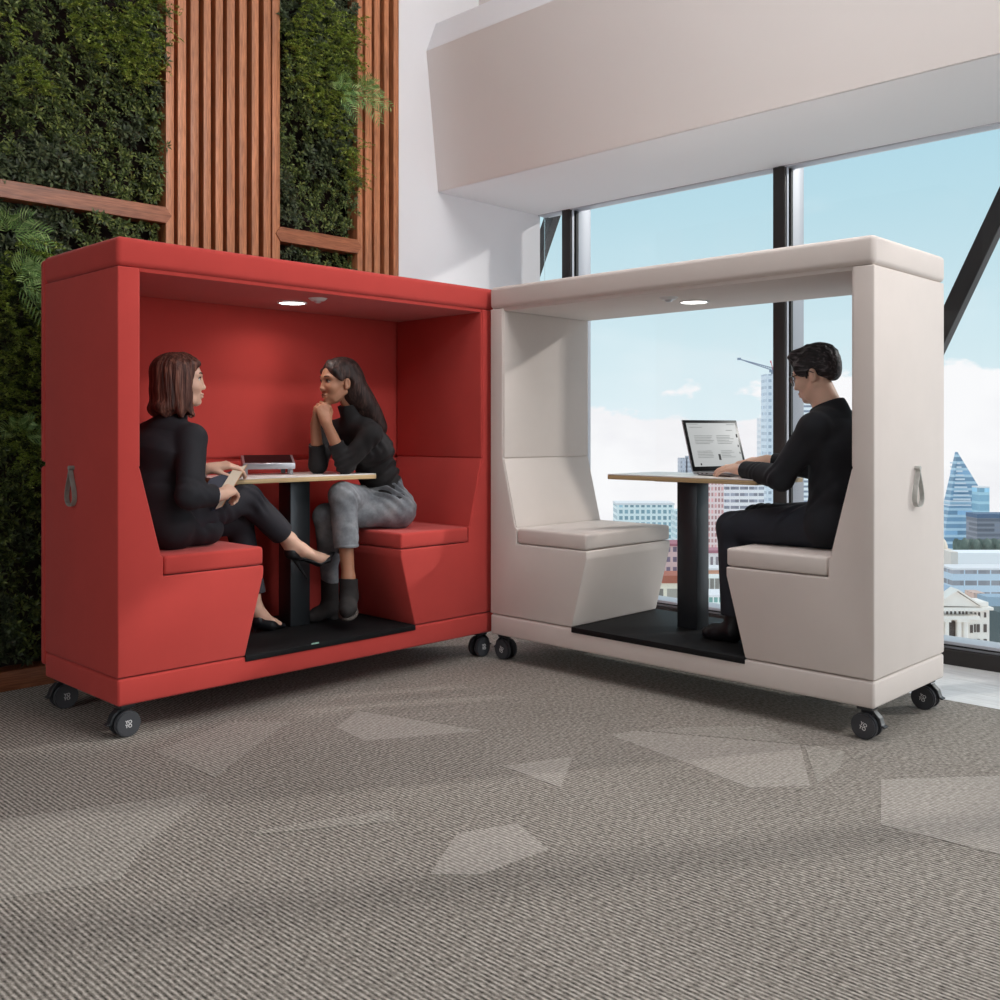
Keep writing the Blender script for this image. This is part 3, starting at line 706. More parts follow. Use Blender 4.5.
# classical building with pediment
D2 = 110; k2 = D2 / FPX; p = at(957, 590, D2); r = empty('classical_building', (p[0], p[1], GZ), RZ); tag(r, 'cream classical building with columns and a pediment below the booth corner', 'building', 'city buildings beyond the window')
M['stone'] = mat('cream limestone', C_(253, 244, 236), .8, noise=((1, 1, 1), .04)); M['win'] = mat('dark sash window', C_(92, 80, 76), .4); M['slate_roof'] = mat('blue slate roof', C_(176, 196, 218), .7)
z_ = lambda py: CAM_Z - (py - HORIZON) * k2 - GZ
x_ = lambda px: (px - 957) * k2
part_box('wall', (x_(920), 1.2, 0), (x_(979), 5, z_(616)), M['stone'], r, 0)
part_box('side_wing', (x_(979), 1.6, 0), (x_(996.5), 5, z_(612)), M['stone'], r, 0)
part_box('cornice', (x_(920), -.2, z_(611)), (x_(983), 1.5, z_(607.5)), M['stone'], r, .05, 1)
part_box('entablature', (x_(920), 0, z_(620)), (x_(980), 1.4, z_(616)), M['stone'], r, .05, 1)
part_box('wing_cornice', (x_(978), .9, z_(612)), (x_(998), 2, z_(609)), M['stone'], r, .05, 1)
part_box('attic', (x_(976), 1.2, z_(609)), (x_(994), 4, z_(604)), M['stone'], r, .05, 1)
bm = bmesh.new(); bm_prism(bm, [(x_(934), z_(606)), (x_(981), z_(607)), (x_(957), z_(591.5))], lambda u, v, d: Vector((u, d, v)), .1, 1.4)
done('pediment', bm, M['stone'], r)
for a_, b_ in (((934, 606), (957, 590.5)), ((957, 590.5), (982, 607))):
    bm = bmesh.new(); bm_prism(bm, [(x_(a_[0]), z_(a_[1])), (x_(b_[0]), z_(b_[1])), (x_(b_[0]), z_(b_[1] - 1.6)), (x_(a_[0]), z_(a_[1] - 1.6))], lambda u, v, d: Vector((u, d, v)), -.3, 1.6)
    done('raking_cornice', bm, M['stone'], r)
bm = bmesh.new(); bm_prism(bm, [(x_(930), z_(606)), (x_(957), z_(591)), (x_(957), z_(588.6)), (x_(930), z_(603))], lambda u, v, d: Vector((u, d, v)), 1.6, 5)
done('roof', bm, M['slate_roof'], r)  # plain pale blue slate
for px in (942.5, 948.5, 961, 967.5):
    bm = bmesh.new(); bm_cyl(bm, (x_(px), .5, z_(690)), (x_(px), .5, z_(620.5)), .30, .26, 14); bm_box(bm, (x_(px) - .36, .1, z_(622.5)), (x_(px) + .36, .9, z_(619.8)))
    done('column', bm, M['stone'], r, smooth=40)
part_box('porch_recess', (x_(949.5), 1.0, z_(690)), (x_(959.5), 1.25, z_(623)), M['win'], r, 0)
for px in (944, 948, 952, 956, 960, 964.5, 968, 971.5): part_box('attic_window', (x_(px) - .09, 1.12, z_(616)), (x_(px) + .09, 1.25, z_(611.5)), M['win'], r, 0)
for px in (978, 982, 986, 992): part_box('attic_window', (x_(px) - .1, 1.5, z_(620)), (x_(px) + .1, 1.7, z_(615)), M['win'], r, 0)
for py in (627, 642):
    for px in (971, 976.5, 981, 985, 992): part_box('sash_window', (x_(px) - .16, (1.12 if px < 979 else 1.5), z_(py + 8)), (x_(px) + .16, (1.25 if px < 979 else 1.7), z_(py)), M['win'], r, 0)
tower('pale street block below the classical building', 930, 1010, 654, 96, 4, mat('pale street block', C_(214, 206, 198), .8))

# ------------------------------------------------------------------ sky, sun, cove and fill lights
w = bpy.data.worlds.new('sky'); S.world = w; w.use_nodes = True; t = NT(w.node_tree); bg = w.node_tree.nodes['Background']
tc = t.n('ShaderNodeTexCoord'); sx = t.n('ShaderNodeSeparateXYZ'); t.l(tc.outputs['Generated'], sx.inputs[0])
z = sx.outputs[2]
base = t.ramp(t.math('MULTIPLY_ADD', z, 1.0, .05), [(0, srgb(226, 236, 240)), (.12, srgb(206, 226, 232)), (.26, srgb(180, 213, 224)), (.42, srgb(158, 202, 220)), (.7, srgb(222, 232, 240))])
mp = t.n('ShaderNodeMapping'); mp.inputs['Scale'].default_value = (1, 1, 2.2); t.l(tc.outputs['Generated'], mp.inputs[0])
n1 = t.n('ShaderNodeTexNoise', i_Scale=7.0, i_Detail=7.0, i_Roughness=.55); t.l(mp.outputs[0], n1.inputs['Vector'])
n2 = t.n('ShaderNodeTexNoise', i_Scale=2.6, i_Detail=5.0, i_Roughness=.6, i_Distortion=.4); t.l(mp.outputs[0], n2.inputs['Vector'])
# low cumulus bank and thin high veil
cu = t.math('SUBTRACT', t.math('MULTIPLY_ADD', n1.outputs['Fac'], .26, -.095), z)
cu = t.math('MULTIPLY', cu, 60); 
mr = t.n('ShaderNodeMapRange', interpolation_type='SMOOTHSTEP'); t.l(cu, mr.inputs[0]); mr.inputs[1].default_value = -.15; mr.inputs[2].default_value = .55
ve = t.n('ShaderNodeMapRange', interpolation_type='SMOOTHSTEP'); t.l(n2.outputs['Fac'], ve.inputs[0]); ve.inputs[1].default_value = .50; ve.inputs[2].default_value = .74; ve.inputs[4].default_value = .55
shade = t.ramp(n1.outputs['Fac'], [(.35, srgb(232, 231, 234)), (.6, srgb(243, 242, 243))])
c = t.mix(ve.outputs[0], base, srgb(236, 240, 243)); c = t.mix(mr.outputs[0], c, shade)
t.l(c, bg.inputs[0]); bg.inputs[1].default_value = 1.12

sun = bpy.data.lights.new('sun', 'SUN'); sun.energy = 1.5; sun.angle = math.radians(2.2); sun.color = (1, .955, .90)
so = bpy.data.objects.new('sun', sun); COL.objects.link(so); so.rotation_euler = Vector((1, -.6, .5)).to_track_quat('Z', 'Y').to_euler(); so.location = (20, -12, 10)
def area(name, loc, target, sx_, sy_, e, col=(1, 1, 1), spread=PI):
    l = bpy.data.lights.new(name, 'AREA'); l.shape = 'RECTANGLE'; l.size = sx_; l.size_y = sy_; l.energy = e; l.color = col; l.spread = spread
    o = bpy.data.objects.new(name, l); COL.objects.link(o); o.location = loc
    o.rotation_euler = (Vector(loc) - Vector(target)).to_track_quat('Z', 'Y').to_euler(); return o
area('side_fill', (4.0, -4.9, 2.0), (3.2, 4, 1.3), 2.6, 3.4, 92, (.97, .985, 1))  # added fill standing in for daylight from the open right side
area('rear_fill', (-3.9, 3.4, 2.0), (1.7, 3.9, 1.4), 2.0, 2.8, 58, (.99, .99, 1))  # fill added behind the viewer for the booth end; no window there
area('wall_wash_fill', (3.3, -.4, 4.3), (3.0, 4.8, 3.2), 2.6, .6, 42, (1, .98, .96), 1.9)  # added fill for the slats and upper wall, no visible fitting
area('cove_uplight', (3.4, .6, 3.86), (3.4, .61, 4.4), .6, 7, 58, (1, .985, .97))
area('ceiling_fill', (2.7, 1.2, 4.36), (2.7, 1.21, 0), 2.0, 3.0, 26, (1, .98, .96), 2.4)  # unseen overhead fill, added to brighten floor and bulkhead
# ------------------------------------------------------------------ sculpting: distance field -> one continuous mesh
A_ = lambda p: np.array(p, dtype=np.float64)
def unit(v): v = A_(v); return v / np.linalg.norm(v)

class Vol:
    def __init__(s, lo, hi, h):
        s.lo, s.h = A_(lo), h; s.n = np.ceil((A_(hi) - s.lo) / h).astype(int) + 1
        s.F = np.full(s.n, .06, np.float32)
    def win(s, lo, hi):
        a = np.clip(np.floor((A_(lo) - s.lo) / s.h).astype(int), 0, s.n); b = np.clip(np.ceil((A_(hi) - s.lo) / s.h).astype(int) + 1, 0, s.n)
        if (b <= a).any(): return None
        sl = tuple(slice(i, j) for i, j in zip(a, b))
        g = [(s.lo[i] + s.h * np.arange(a[i], b[i])).astype(np.float32) for i in range(3)]
        return sl, g[0][:, None, None], g[1][None, :, None], g[2][None, None, :]
    def put(s, sl, d, k, op):
        f = s.F[sl]
        if op == 'u':
            if k > 0: h = np.maximum(k - np.abs(f - d), 0) / k; s.F[sl] = np.minimum(f, d) - h * h * k * .25
            else: s.F[sl] = np.minimum(f, d)
        else:
            d = -d
            if k > 0: h = np.maximum(k - np.abs(f - d), 0) / k; s.F[sl] = np.maximum(f, d) + h * h * k * .25
            else: s.F[sl] = np.maximum(f, d)
    def cone(s, a, b, ra, rb, k=.012, wide=None, op='u'):
        """tapered rounded limb a->b; wide = (axis, factor): widened cross-section along axis"""
        a, b = A_(a), A_(b); m = max(ra, rb) * (wide[1] if wide else 1) + k + 3 * s.h
        w = s.win(np.minimum(a, b) - m, np.maximum(a, b) + m)
        if w is None: return s
        sl, X, Y, Z = w; X, Y, Z = X - a[0], Y - a[1], Z - a[2]; d = b - a; L = float(d @ d) + 1e-12
        if wide:
            n = unit(wide[0]); q = (X * n[0] + Y * n[1] + Z * n[2])
            # keep distances measured from the limb axis
            dn = float(d @ n); dd = d - 0 * n
            t = np.clip((X * d[0] + Y * d[1] + Z * d[2]) / L, 0, 1)
            rx, ry, rz = X - d[0] * t, Y - d[1] * t, Z - d[2] * t; e = (rx * n[0] + ry * n[1] + rz * n[2]) * (1 - 1 / wide[1])
            rx, ry, rz = rx - n[0] * e, ry - n[1] * e, rz - n[2] * e
        else:
            t = np.clip((X * d[0] + Y * d[1] + Z * d[2]) / L, 0, 1); rx, ry, rz = X - d[0] * t, Y - d[1] * t, Z - d[2] * t
        s.put(sl, np.sqrt(rx * rx + ry * ry + rz * rz) - (ra + (rb - ra) * t), k, op); return s
    def ell(s, c, r, R=None, k=.012, op='u'):
        c, r = A_(c), A_(r); R = np.eye(3) if R is None else A_(R); m = r.max() + k + 3 * s.h
        w = s.win(c - m, c + m)
        if w is None: return s
        sl, X, Y, Z = w; X, Y, Z = X - c[0], Y - c[1], Z - c[2]
        q = [(X * R[i][0] + Y * R[i][1] + Z * R[i][2]) / r[i] for i in range(3)]
        k0 = np.sqrt(q[0] ** 2 + q[1] ** 2 + q[2] ** 2); k1 = np.sqrt(sum((q[i] / r[i]) ** 2 for i in range(3))) + 1e-6
        s.put(sl, k0 * (k0 - 1) / k1, k, op); return s
    def chain(s, pts, rads, k=.012, wide=None):
        for i in range(len(pts) - 1): s.cone(pts[i], pts[i + 1], rads[i], rads[i + 1], k, wide)
        return s
    def cut(s, p, n, k=0.0, lo=None, hi=None):
        """remove what lies on the n side of the plane through p (within a box)"""
        n = unit(n); w = s.win(lo if lo is not None else s.lo - 1, hi if hi is not None else s.lo + s.n * s.h + 1)
        sl, X, Y, Z = w; d = (X - p[0]) * n[0] + (Y - p[1]) * n[1] + (Z - p[2]) * n[2]
        s.F[sl] = np.maximum(s.F[sl], d); return s
    def folds(s, c, rad, dr, lam, amp, ph=0):
        """cloth creases: ripples along dr fading out with distance from c"""
        c = A_(c); w = s.win(c - 2 * rad, c + 2 * rad); sl, X, Y, Z = w; dr = unit(dr); X, Y, Z = X - c[0], Y - c[1], Z - c[2]
        g = np.exp(-(X * X + Y * Y + Z * Z) / rad ** 2)
        q = X * dr[0] + Y * dr[1] + Z * dr[2]
        s.F[sl] += amp * g * np.sin(2 * PI * q / lam + ph + 2.0 * np.sin(X * 23 + Y * 31 + Z * 17)); return s
    def ripple(s, fn):
        w = s.win(s.lo - 1, s.lo + s.n * s.h + 1); s.F += fn(w[1], w[2], w[3]).astype(np.float32); return s
    def mesh(s, name, base=(0, 0, 0)):
        F = s.F; F[0] = F[-1] = .05; F[:, 0] = F[:, -1] = .05; F[:, :, 0] = F[:, :, -1] = .05
        I = F < 0; nx, ny, nz = F.shape
        cs = np.zeros((nx - 1, ny - 1, nz - 1), np.int8)
        for a in (0, 1):
            for b in (0, 1):
                for c in (0, 1): cs += I[a:nx - 1 + a, b:ny - 1 + b, c:nz - 1 + c]
        ai, aj, ak = np.nonzero((cs > 0) & (cs < 8)); n = len(ai)
        idx = np.full(cs.shape, -1, np.int32); idx[ai, aj, ak] = np.arange(n)
        P = np.zeros((n, 3)); Cn = np.zeros(n)
        for ax in range(3):
            o1, o2 = [i for i in range(3) if i != ax]
            for u in (0, 1):
                for v in (0, 1):
                    c0 = [0, 0, 0]; c0[o1] = u; c0[o2] = v; c1 = list(c0); c1[ax] = 1
                    f0 = F[ai + c0[0], aj + c0[1], ak + c0[2]]; f1 = F[ai + c1[0], aj + c1[1], ak + c1[2]]
                    mk = (f0 < 0) != (f1 < 0); tt = np.where(mk, f0 / np.where(mk, f0 - f1, 1), 0)
                    for q in range(3): P[:, q] += np.where(mk, c0[q] + (tt if q == ax else 0), 0)
                    Cn += mk
        P = P / Cn[:, None] + np.stack([ai, aj, ak], 1); P = s.lo + P * s.h - A_(base)
        Q = []
        for ax in range(3):
            o1, o2 = (ax + 1) % 3, (ax + 2) % 3
            sl0 = [slice(None)] * 3; sl1 = [slice(None)] * 3; sl0[ax] = slice(0, -1); sl1[ax] = slice(1, None)
            ch = I[tuple(sl0)] != I[tuple(sl1)]; e = np.array(np.nonzero(ch))
            ok = (e[o1] > 0) & (e[o2] > 0) & (e[o1] < F.shape[o1] - 1) & (e[o2] < F.shape[o2] - 1); e = e[:, ok]
            st = I[e[0], e[1], e[2]]
            def cell(d1, d2):
                q = e.copy(); q[o1] += d1; q[o2] += d2; return idx[q[0], q[1], q[2]]
            q = np.stack([cell(-1, -1), cell(0, -1), cell(0, 0), cell(-1, 0)], 1)
            q[~st] = q[~st][:, ::-1]; Q.append(q)
        Q = np.concatenate(Q).astype(np.int32)
        me = bpy.data.meshes.new(name); me.vertices.add(n); me.vertices.foreach_set('co', P.astype(np.float32).ravel())
        me.loops.add(Q.size); me.loops.foreach_set('vertex_index', Q.ravel()); me.polygons.add(len(Q)); me.polygons.foreach_set('loop_start', np.arange(len(Q), dtype=np.int32) * 4)
        me.update(calc_edges=True); me.validate(); me.shade_smooth(); return me

class Head:
    """face frame: f forward, l the person's left, u up; c sits at eye level between the ears"""
    def __init__(s, c, fwd, pitch=0, roll=0, k=1.0):
        f = unit((fwd[0], fwd[1], 0)); l = np.array([-f[1], f[0], 0.]); u = np.array([0, 0, 1.])
        p = math.radians(pitch); f, u = f * math.cos(p) + u * math.sin(p), u * math.cos(p) - f * math.sin(p)
        q = math.radians(roll); l, u = l * math.cos(q) + u * math.sin(q), u * math.cos(q) - l * math.sin(q)
        s.c, s.f, s.l, s.u, s.k = A_(c), f, l, u, k; s.R = np.stack([f, l, u])
    def p(s, x, y, z): return s.c + (s.f * x + s.l * y + s.u * z) * s.k
    def ell(s, V, c, r, k=.012, op='u'): V.ell(s.p(*c), A_(r) * s.k, s.R, k, op)
    def cone(s, V, a, b, ra, rb, k=.01, op='u', wide=None): V.cone(s.p(*a), s.p(*b), ra * s.k, rb * s.k, k, wide, op)
    def skull(s, V, male=False):
        s.ell(V, (-.012, 0, .032), (.094, .072, .080), .02)
        s.ell(V, (.034, 0, -.018), (.058, .058, .080), .03)
        j = .046 if male else .040
        s.ell(V, (.040, 0, -.078), (.042, j, .034), .025)
        s.ell(V, (.066, 0, -.100), (.020, .020 if male else .016, .015), .018)
        for y in (1, -1):
            s.cone(V, (.0, .058 * y, -.055), (.045, .038 * y, -.092), .014, .012, .02)          # jaw line
            s.ell(V, (.060, .036 * y, -.034), (.024, .022, .022), .02)                              # cheek
            s.cone(V, (.084, .012 * y, .018), (.070, .046 * y, .018), .009, .007, .014)            # brow
            s.ell(V, (.098, .032 * y, .0), (.018, .020, .0115), .012, 'd')                        # socket
            s.ell(V, (.090, .010 * y, -.041), (.009, .007, .006), .007)                           # nostril wing
            s.ell(V, (-.008, .073 * y, -.014), (.0165, .009, .028), .006)                            # ear
            s.ell(V, (-.003, .0835 * y, -.010), (.010, .0085, .018), .003, 'd')
            s.ell(V, (.001, .073 * y, -.036), (.008, .007, .010), .006)
        s.cone(V, (.083, 0, .008), (.097, 0, -.033), .006, .0085, .012)                             # nose
        s.ell(V, (.0975, 0, -.037), (.009, .0095, .0075), .008)
        s.ell(V, (.086, 0, -.066), (.012, .024, .006), .006)                                        # upper lip
        s.ell(V, (.085, 0, -.077), (.011, .020, .007), .006)
        s.ell(V, (.100, 0, -.0712), (.012, .022, .0022), .004, 'd')
    def features(s, root, skin_dark, brow_m, iris_m, lip_m):
        for y in (1, -1):
            def sph(nm, c, r, m, par=root, sc=(1, 1, 1)):
                bm = bmesh.new(); bmesh.ops.create_uvsphere(bm, u_segments=16, v_segments=10, radius=1)
                for v in bm.verts: v.co = Vector(s.c + (s.f * (c[0] + v.co.x * r * sc[0]) + s.l * (c[1] + v.co.y * r * sc[1]) + s.u * (c[2] + v.co.z * r * sc[2])) * s.k - A_(wpos(root)))
                return done(nm, bm, m, par, smooth=80)
            e = sph('eye', (.0715, .031 * y, -.001), .0125, M['eye_white'])
            sph('iris', (.0822, .0300 * y, -.0002), .0062, iris_m, e, (.45, 1, 1))
            bm = bmesh.new()
            bm_tube(bm, [Vector(s.p(*q) - A_(wpos(root))) for q in ((.0815, .0175 * y, .001), (.0850, .025 * y, .0062), (.0850, .033 * y, .0072), (.0800, .043 * y, .0035), (.0745, .047 * y, .0005))], [.0012, .0022, .0024, .0020, .001], 6)
            done('eyelash_line', bm, brow_m, e, smooth=80)
            bm = bmesh.new()
            bm_tube(bm, [Vector(s.p(*q) - A_(wpos(root))) for q in ((.0925, .013 * y, .019), (.0915, .024 * y, .0245), (.085, .037 * y, .0255), (.073, .049 * y, .020))], [.0022, .0030, .0026, .0012], 6)
            done('eyebrow', bm, brow_m, root, smooth=80)
        bm = bmesh.new()
        for zc, a, b, h in ((-.0660, .0985, .024, .0048), (-.0765, .0968, .020, .0058)):
            r_ = bmesh.ops.create_uvsphere(bm, u_segments=16, v_segments=8, radius=1)
            for v in r_['verts']:
                yy = v.co.y; v.co = Vector(s.p(a - .0045 + v.co.x * .0045 - .016 * yy * yy, yy * b, zc + v.co.z * h * (1 - .35 * abs(yy))) - A_(wpos(root)))
        done('lips', bm, lip_m, root, smooth=80)

def hand(V, wrist, fwd, back, thumb_side, curl=(.4, .4, .45, .5), scale=1.0, thumb_curl=.4, thumb_out=.7, spread=.06, k=.004, fore=None, fan=0.0):
    """palm and five separate fingers; back = back-of-hand normal, thumb_side = +1 when the thumb is on the cross(back, fwd) side"""
    f = unit(fwd); b = A_(back) - f * (A_(back) @ f); b = unit(b); sd = np.cross(b, f) * thumb_side; w = A_(wrist); c = scale
    P = lambda x, y, z: w + (f * x + sd * y + b * z) * c
    V.cone(P(.0, 0, 0), P(.03, 0, 0), .021 * c, .022 * c, .012, (sd, 1.25))
    ys = [.028, .0095, -.009, -.026]; ln = [.044, .049, .046, .036]; kn = [.088, .092, .088, .080]
    for y, x in zip(ys, kn): V.cone(P(.02, y * .62, 0), P(x, y, .003), .0135 * c, .0105 * c, .014)
    for i in range(4):
        p = P(kn[i], ys[i], .003); ang = curl[i]; a = 0.0; L = ln[i] * c; r = (.0092, .0096, .0092, .0080)[i] * c
        lat = spread * (1.5 - i) / 1.5 + fan
        for j, (q, rr) in enumerate(((1, .97), (.62, .9), (.52, .8))):
            a += ang * (1.0, 1.15, .8)[j]
            d = f * math.cos(a) - b * math.sin(a) + sd * lat
            d = unit(d); e = p + d * L * q
            V.cone(p, e, r * (1 if j == 0 else .95), r * rr, .0035); p = e
    p = P(.022, .022, -.006); d1 = unit(f * .75 + sd * thumb_out - b * .35)
    q = p + d1 * .042 * c; V.cone(p, q, .0145 * c, .0115 * c, .010)
    d2 = unit(d1 - sd * thumb_curl * .8 - b * thumb_curl * .5 + f * .3); e = q + d2 * .034 * c; V.cone(q, e, .0105 * c, .0095 * c, .0035)
    d3 = unit(d2 - sd * thumb_curl * .6 + f * .1); V.cone(e, e + d3 * .024 * c, .0095 * c, .0075 * c, .003)
    if fore is not None: V.cone(fore, P(.004, 0, 0), .034, .0235 * c, .016); 

def figure(loc, label):
    return loc, label

def skin(name, c, red):
    m = bpy.data.materials.new(name); m.use_nodes = True; nt = m.node_tree; t = NT(nt); b = nt.nodes['Principled BSDF']
    tc = t.n('ShaderNodeTexCoord'); nz = t.n('ShaderNodeTexNoise', i_Scale=22.0, i_Detail=4.0); t.l(tc.outputs['Object'], nz.inputs['Vector'])
    t.l(t.ramp(nz.outputs['Fac'], [(.3, lin(c, .93)), (.7, red)]), b.inputs['Base Color']); b.inputs['Roughness'].default_value = .52
    b.inputs['Subsurface Weight'].default_value = .06; b.inputs['Subsurface Radius'].default_value = (.01, .004, .002)
    return m
M['skin_fair'] = skin('fair skin', srgb(222, 182, 158), srgb(226, 180, 158))
M['skin_brown'] = skin('brown skin', srgb(176, 126, 98), srgb(182, 128, 100))
M['skin_tan'] = skin('light tan skin', srgb(236, 196, 172), srgb(238, 194, 172))
M['eye_white'] = mat('eye white', srgb(206, 198, 190), .35)
M['iris'] = mat('dark brown iris', srgb(40, 26, 20), .2)
M['brow'] = mat('dark eyebrow', srgb(44, 32, 28), .8)
M['lip'] = mat('natural lip', srgb(196, 140, 124), .55); M['lip_b'] = mat('muted rose lip', srgb(138, 84, 74), .5)
def hairmat(name, c0, c1, c2, sc):
    m = bpy.data.materials.new(name); m.use_nodes = True; nt = m.node_tree; t = NT(nt); b = nt.nodes['Principled BSDF']
    tc = t.n('ShaderNodeTexCoord'); mp = t.n('ShaderNodeMapping'); mp.inputs['Scale'].default_value = sc; t.l(tc.outputs['Object'], mp.inputs[0])
    nz = t.n('ShaderNodeTexNoise', i_Scale=1.0, i_Detail=4.0, i_Distortion=.3); t.l(mp.outputs[0], nz.inputs['Vector'])
    t.l(t.ramp(nz.outputs['Fac'], [(.3, c0), (.52, c1), (.72, c2)]), b.inputs['Base Color']); b.inputs['Roughness'].default_value = .5; b.inputs['Specular IOR Level'].default_value = .28
    bp = t.n('ShaderNodeBump', i_Strength=.55, i_Distance=.006); t.l(nz.outputs['Fac'], bp.inputs['Height']); t.l(bp.outputs[0], b.inputs['Normal'])
    return m
M['hair_auburn'] = hairmat('auburn brown hair', srgb(50, 32, 29), srgb(88, 56, 48), srgb(134, 92, 76), (90, 90, 6))
M['hair_dark'] = hairmat('long dark brown hair', srgb(30, 22, 22), srgb(52, 38, 36), srgb(88, 66, 60), (90, 90, 6))
M['hair_black'] = hairmat('short black hair', srgb(22, 20, 22), srgb(44, 41, 44), srgb(112, 106, 110), (120, 16, 90))
CL = ((90, 90, 90), .2, .001)
M['blazer'] = mat('black navy wool blazer', srgb(27, 27, 34), .8, noise=((8, 8, 8), .2), bump=CL)
M['trousers_w'] = mat('black navy trousers', srgb(33, 32, 41), .75, noise=((8, 8, 8), .2), bump=CL)
M['cuff'] = mat('pale shirt cuff', srgb(222, 204, 204), .7)
M['shoe_black'] = mat('black leather shoe', srgb(22, 23, 27), .42, spec=.35)
M['turtleneck'] = mat('black ribbed knit', srgb(30, 28, 30), .85, noise=((9, 9, 9), .2), bump=CL)
M['boot'] = mat('black suede boot', srgb(40, 37, 37), .85, noise=((30, 30, 30), .2))
M['sole'] = mat('grey boot sole', srgb(84, 78, 74), .7)
M['sweater'] = mat('black navy knit sweater', srgb(24, 27, 34), .85, noise=((9, 9, 9), .2), bump=CL)
M['chino'] = mat('dark navy chinos', srgb(27, 32, 43), .75, noise=((9, 9, 9), .2), bump=CL)
M['jean_trim'] = mat('dark jeans stitching', srgb(62, 63, 68), .8)
def denim():
    m = bpy.data.materials.new('washed grey denim'); m.use_nodes = True; nt = m.node_tree; t = NT(nt); b = nt.nodes['Principled BSDF']
    tc = t.n('ShaderNodeTexCoord'); nz = t.n('ShaderNodeTexNoise', i_Scale=11.0, i_Detail=6.0, i_Roughness=.65); t.l(tc.outputs['Object'], nz.inputs['Vector'])
    t.l(t.ramp(nz.outputs['Fac'], [(.28, srgb(84, 87, 94)), (.5, srgb(120, 124, 130)), (.75, srgb(160, 162, 165))]), b.inputs['Base Color']); b.inputs['Roughness'].default_value = .85
    bp = t.n('ShaderNodeBump', i_Strength=.3, i_Distance=.003); t.l(nz.outputs['Fac'], bp.inputs['Height']); t.l(bp.outputs[0], b.inputs['Normal']); return m
M['denim'] = denim()
H_ = .0032
# ------------------------------------------------------------------ people
def torso(V, J, g=0.0, k=.035, hipr=.088, waist_r=.078, chest_r=.090, wl=1.48, cl=1.52, sh=.046, neck=True):
    lat = A_(J['shL']) - A_(J['shR']); hl = A_(J['hipL']) - A_(J['hipR'])
    pel = (A_(J['hipL']) + A_(J['hipR'])) / 2; w, c, n = A_(J['waist']), A_(J['chest']), A_(J['neck'])
    V.cone(A_(J['hipL']) + hl * .1, A_(J['hipR']) - hl * .1, hipr + g, hipr + g, k)
    V.cone(pel, w, hipr + g, waist_r + g, k, (hl, wl)); V.cone(w, c, waist_r + g, chest_r + g, k, (lat, cl))
    V.cone(c, c * .35 + n * .65, chest_r + g, .066 + g, k, (lat, 1.75))
    for s_ in ('shL', 'shR'): V.cone(c * .25 + n * .75, A_(J[s_]), .05 + g, sh + g, .04)
    if neck: V.cone(c * .2 + n * .8, A_(J['head0']), .056 + g, .047 + g, .025)
def arm(V, J, s, g=0.0, r=(.046, .037, .026), k=.02):
    V.cone(J['sh' + s], J['el' + s], r[0] + g, r[1] + g, k); V.cone(J['el' + s], J['wr' + s], r[1] + g, r[2] + g, k)
def leg(V, J, s, g=0.0, r=(.080, .053, .034), k=.02, calf=.012):
    h, kn, an = A_(J['hip' + s]), A_(J['knee' + s]), A_(J['ank' + s])
    V.cone(h, kn, r[0] + g, r[1] + g, k); V.cone(kn, an, r[1] - .004 + g, r[2] + g, k)
    back = unit(h - kn) * .012
    if calf: V.cone(kn * .8 + an * .2 + back, kn * .5 + an * .5 + back, r[1] - .010 + g, r[1] - .014 + g, .02)
def person(name, V, m, base, label):
    me = V.mesh(name, base); o = link(name, me, m, None, base); tag(o, label, 'person'); return o
def garment(name, V, m, o, label=None): return link(name, V.mesh(name, wpos(o)), m, o, label=label)

# ---- woman on the left bench, seen from behind her right shoulder
J = dict(hipR=(2.045, 3.93, .790), hipL=(2.045, 4.11, .790), kneeR=(2.43, 3.955, .885), kneeL=(2.47, 4.09, .775), ankR=(2.690, 4.015, .676), ankL=(2.585, 4.12, .345),
    waist=(2.025, 4.02, .965), chest=(2.05, 4.02, 1.09), neck=(2.095, 4.02, 1.215), shR=(2.115, 3.865, 1.155), shL=(2.075, 4.165, 1.165), head0=(2.125, 4.005, 1.315),
    elR=(2.045, 3.755, .925), wrR=(2.180, 3.770, .916), elL=(2.09, 4.13, .955), wrL=(2.262, 3.985, 1.022))
base = (2.045, 4.02, .6935)
hd = Head((2.130, 4.0, 1.408), (.90, -.43), 2)
V = Vol((1.85, 3.64, .22), (3.03, 4.32, 1.56), H_)
torso(V, J, -.006); hd.skull(V)
for s_ in 'LR': arm(V, J, s_, -.002); leg(V, J, s_, -.004)
hand(V, J['wrR'], (.13, .03, .035), (-.3, -.55, .8), 1, (.75, .8, .85, .9), .95, .5, .6)
hand(V, J['wrL'], (.9, -.42, .16), (-.1, -.35, 1), -1, (.40, .5, .55, .6), .95, .1, .5)
V.chain([(2.690, 4.015, .676), (2.755, 4.01, .622), (2.85, 4.0, .574), (2.90, 3.995, .577)], [.034, .032, .026, .015], .02, ((0, 1, 0), 1.25))
V.cone((2.690, 4.015, .676), (2.705, 4.015, .62), .032, .027, .02)
V.chain([(2.585, 4.12, .345), (2.61, 4.12, .31), (2.67, 4.115, .268), (2.70, 4.11, .262)], [.032, .032, .024, .016], .02)
w1 = person('person', V, M['skin_fair'], base, 'woman with auburn bob in black blazer holding an open notebook on the left bench')
hd.features(w1, M['skin_fair'], M['brow'], M['iris'], M['lip'])
V = Vol((1.85, 3.62, .66), (2.62, 4.34, 1.27), H_)
torso(V, J, .012, neck=False); V.cone(J['neck'], (2.11, 4.01, 1.245), .062, .056, .02)
for s_ in 'LR': arm(V, J, s_, .013, (.048, .043, .033))
pel = A_((2.045, 4.02, .79)); V.cone((2.03, 4.02, .90), (2.06, 4.02, .785), .108, .112, .03, ((0, 1, 0), 1.55)); V.cone((2.06, 3.95, .785), (2.22, 3.93, .765), .088, .070, .03)
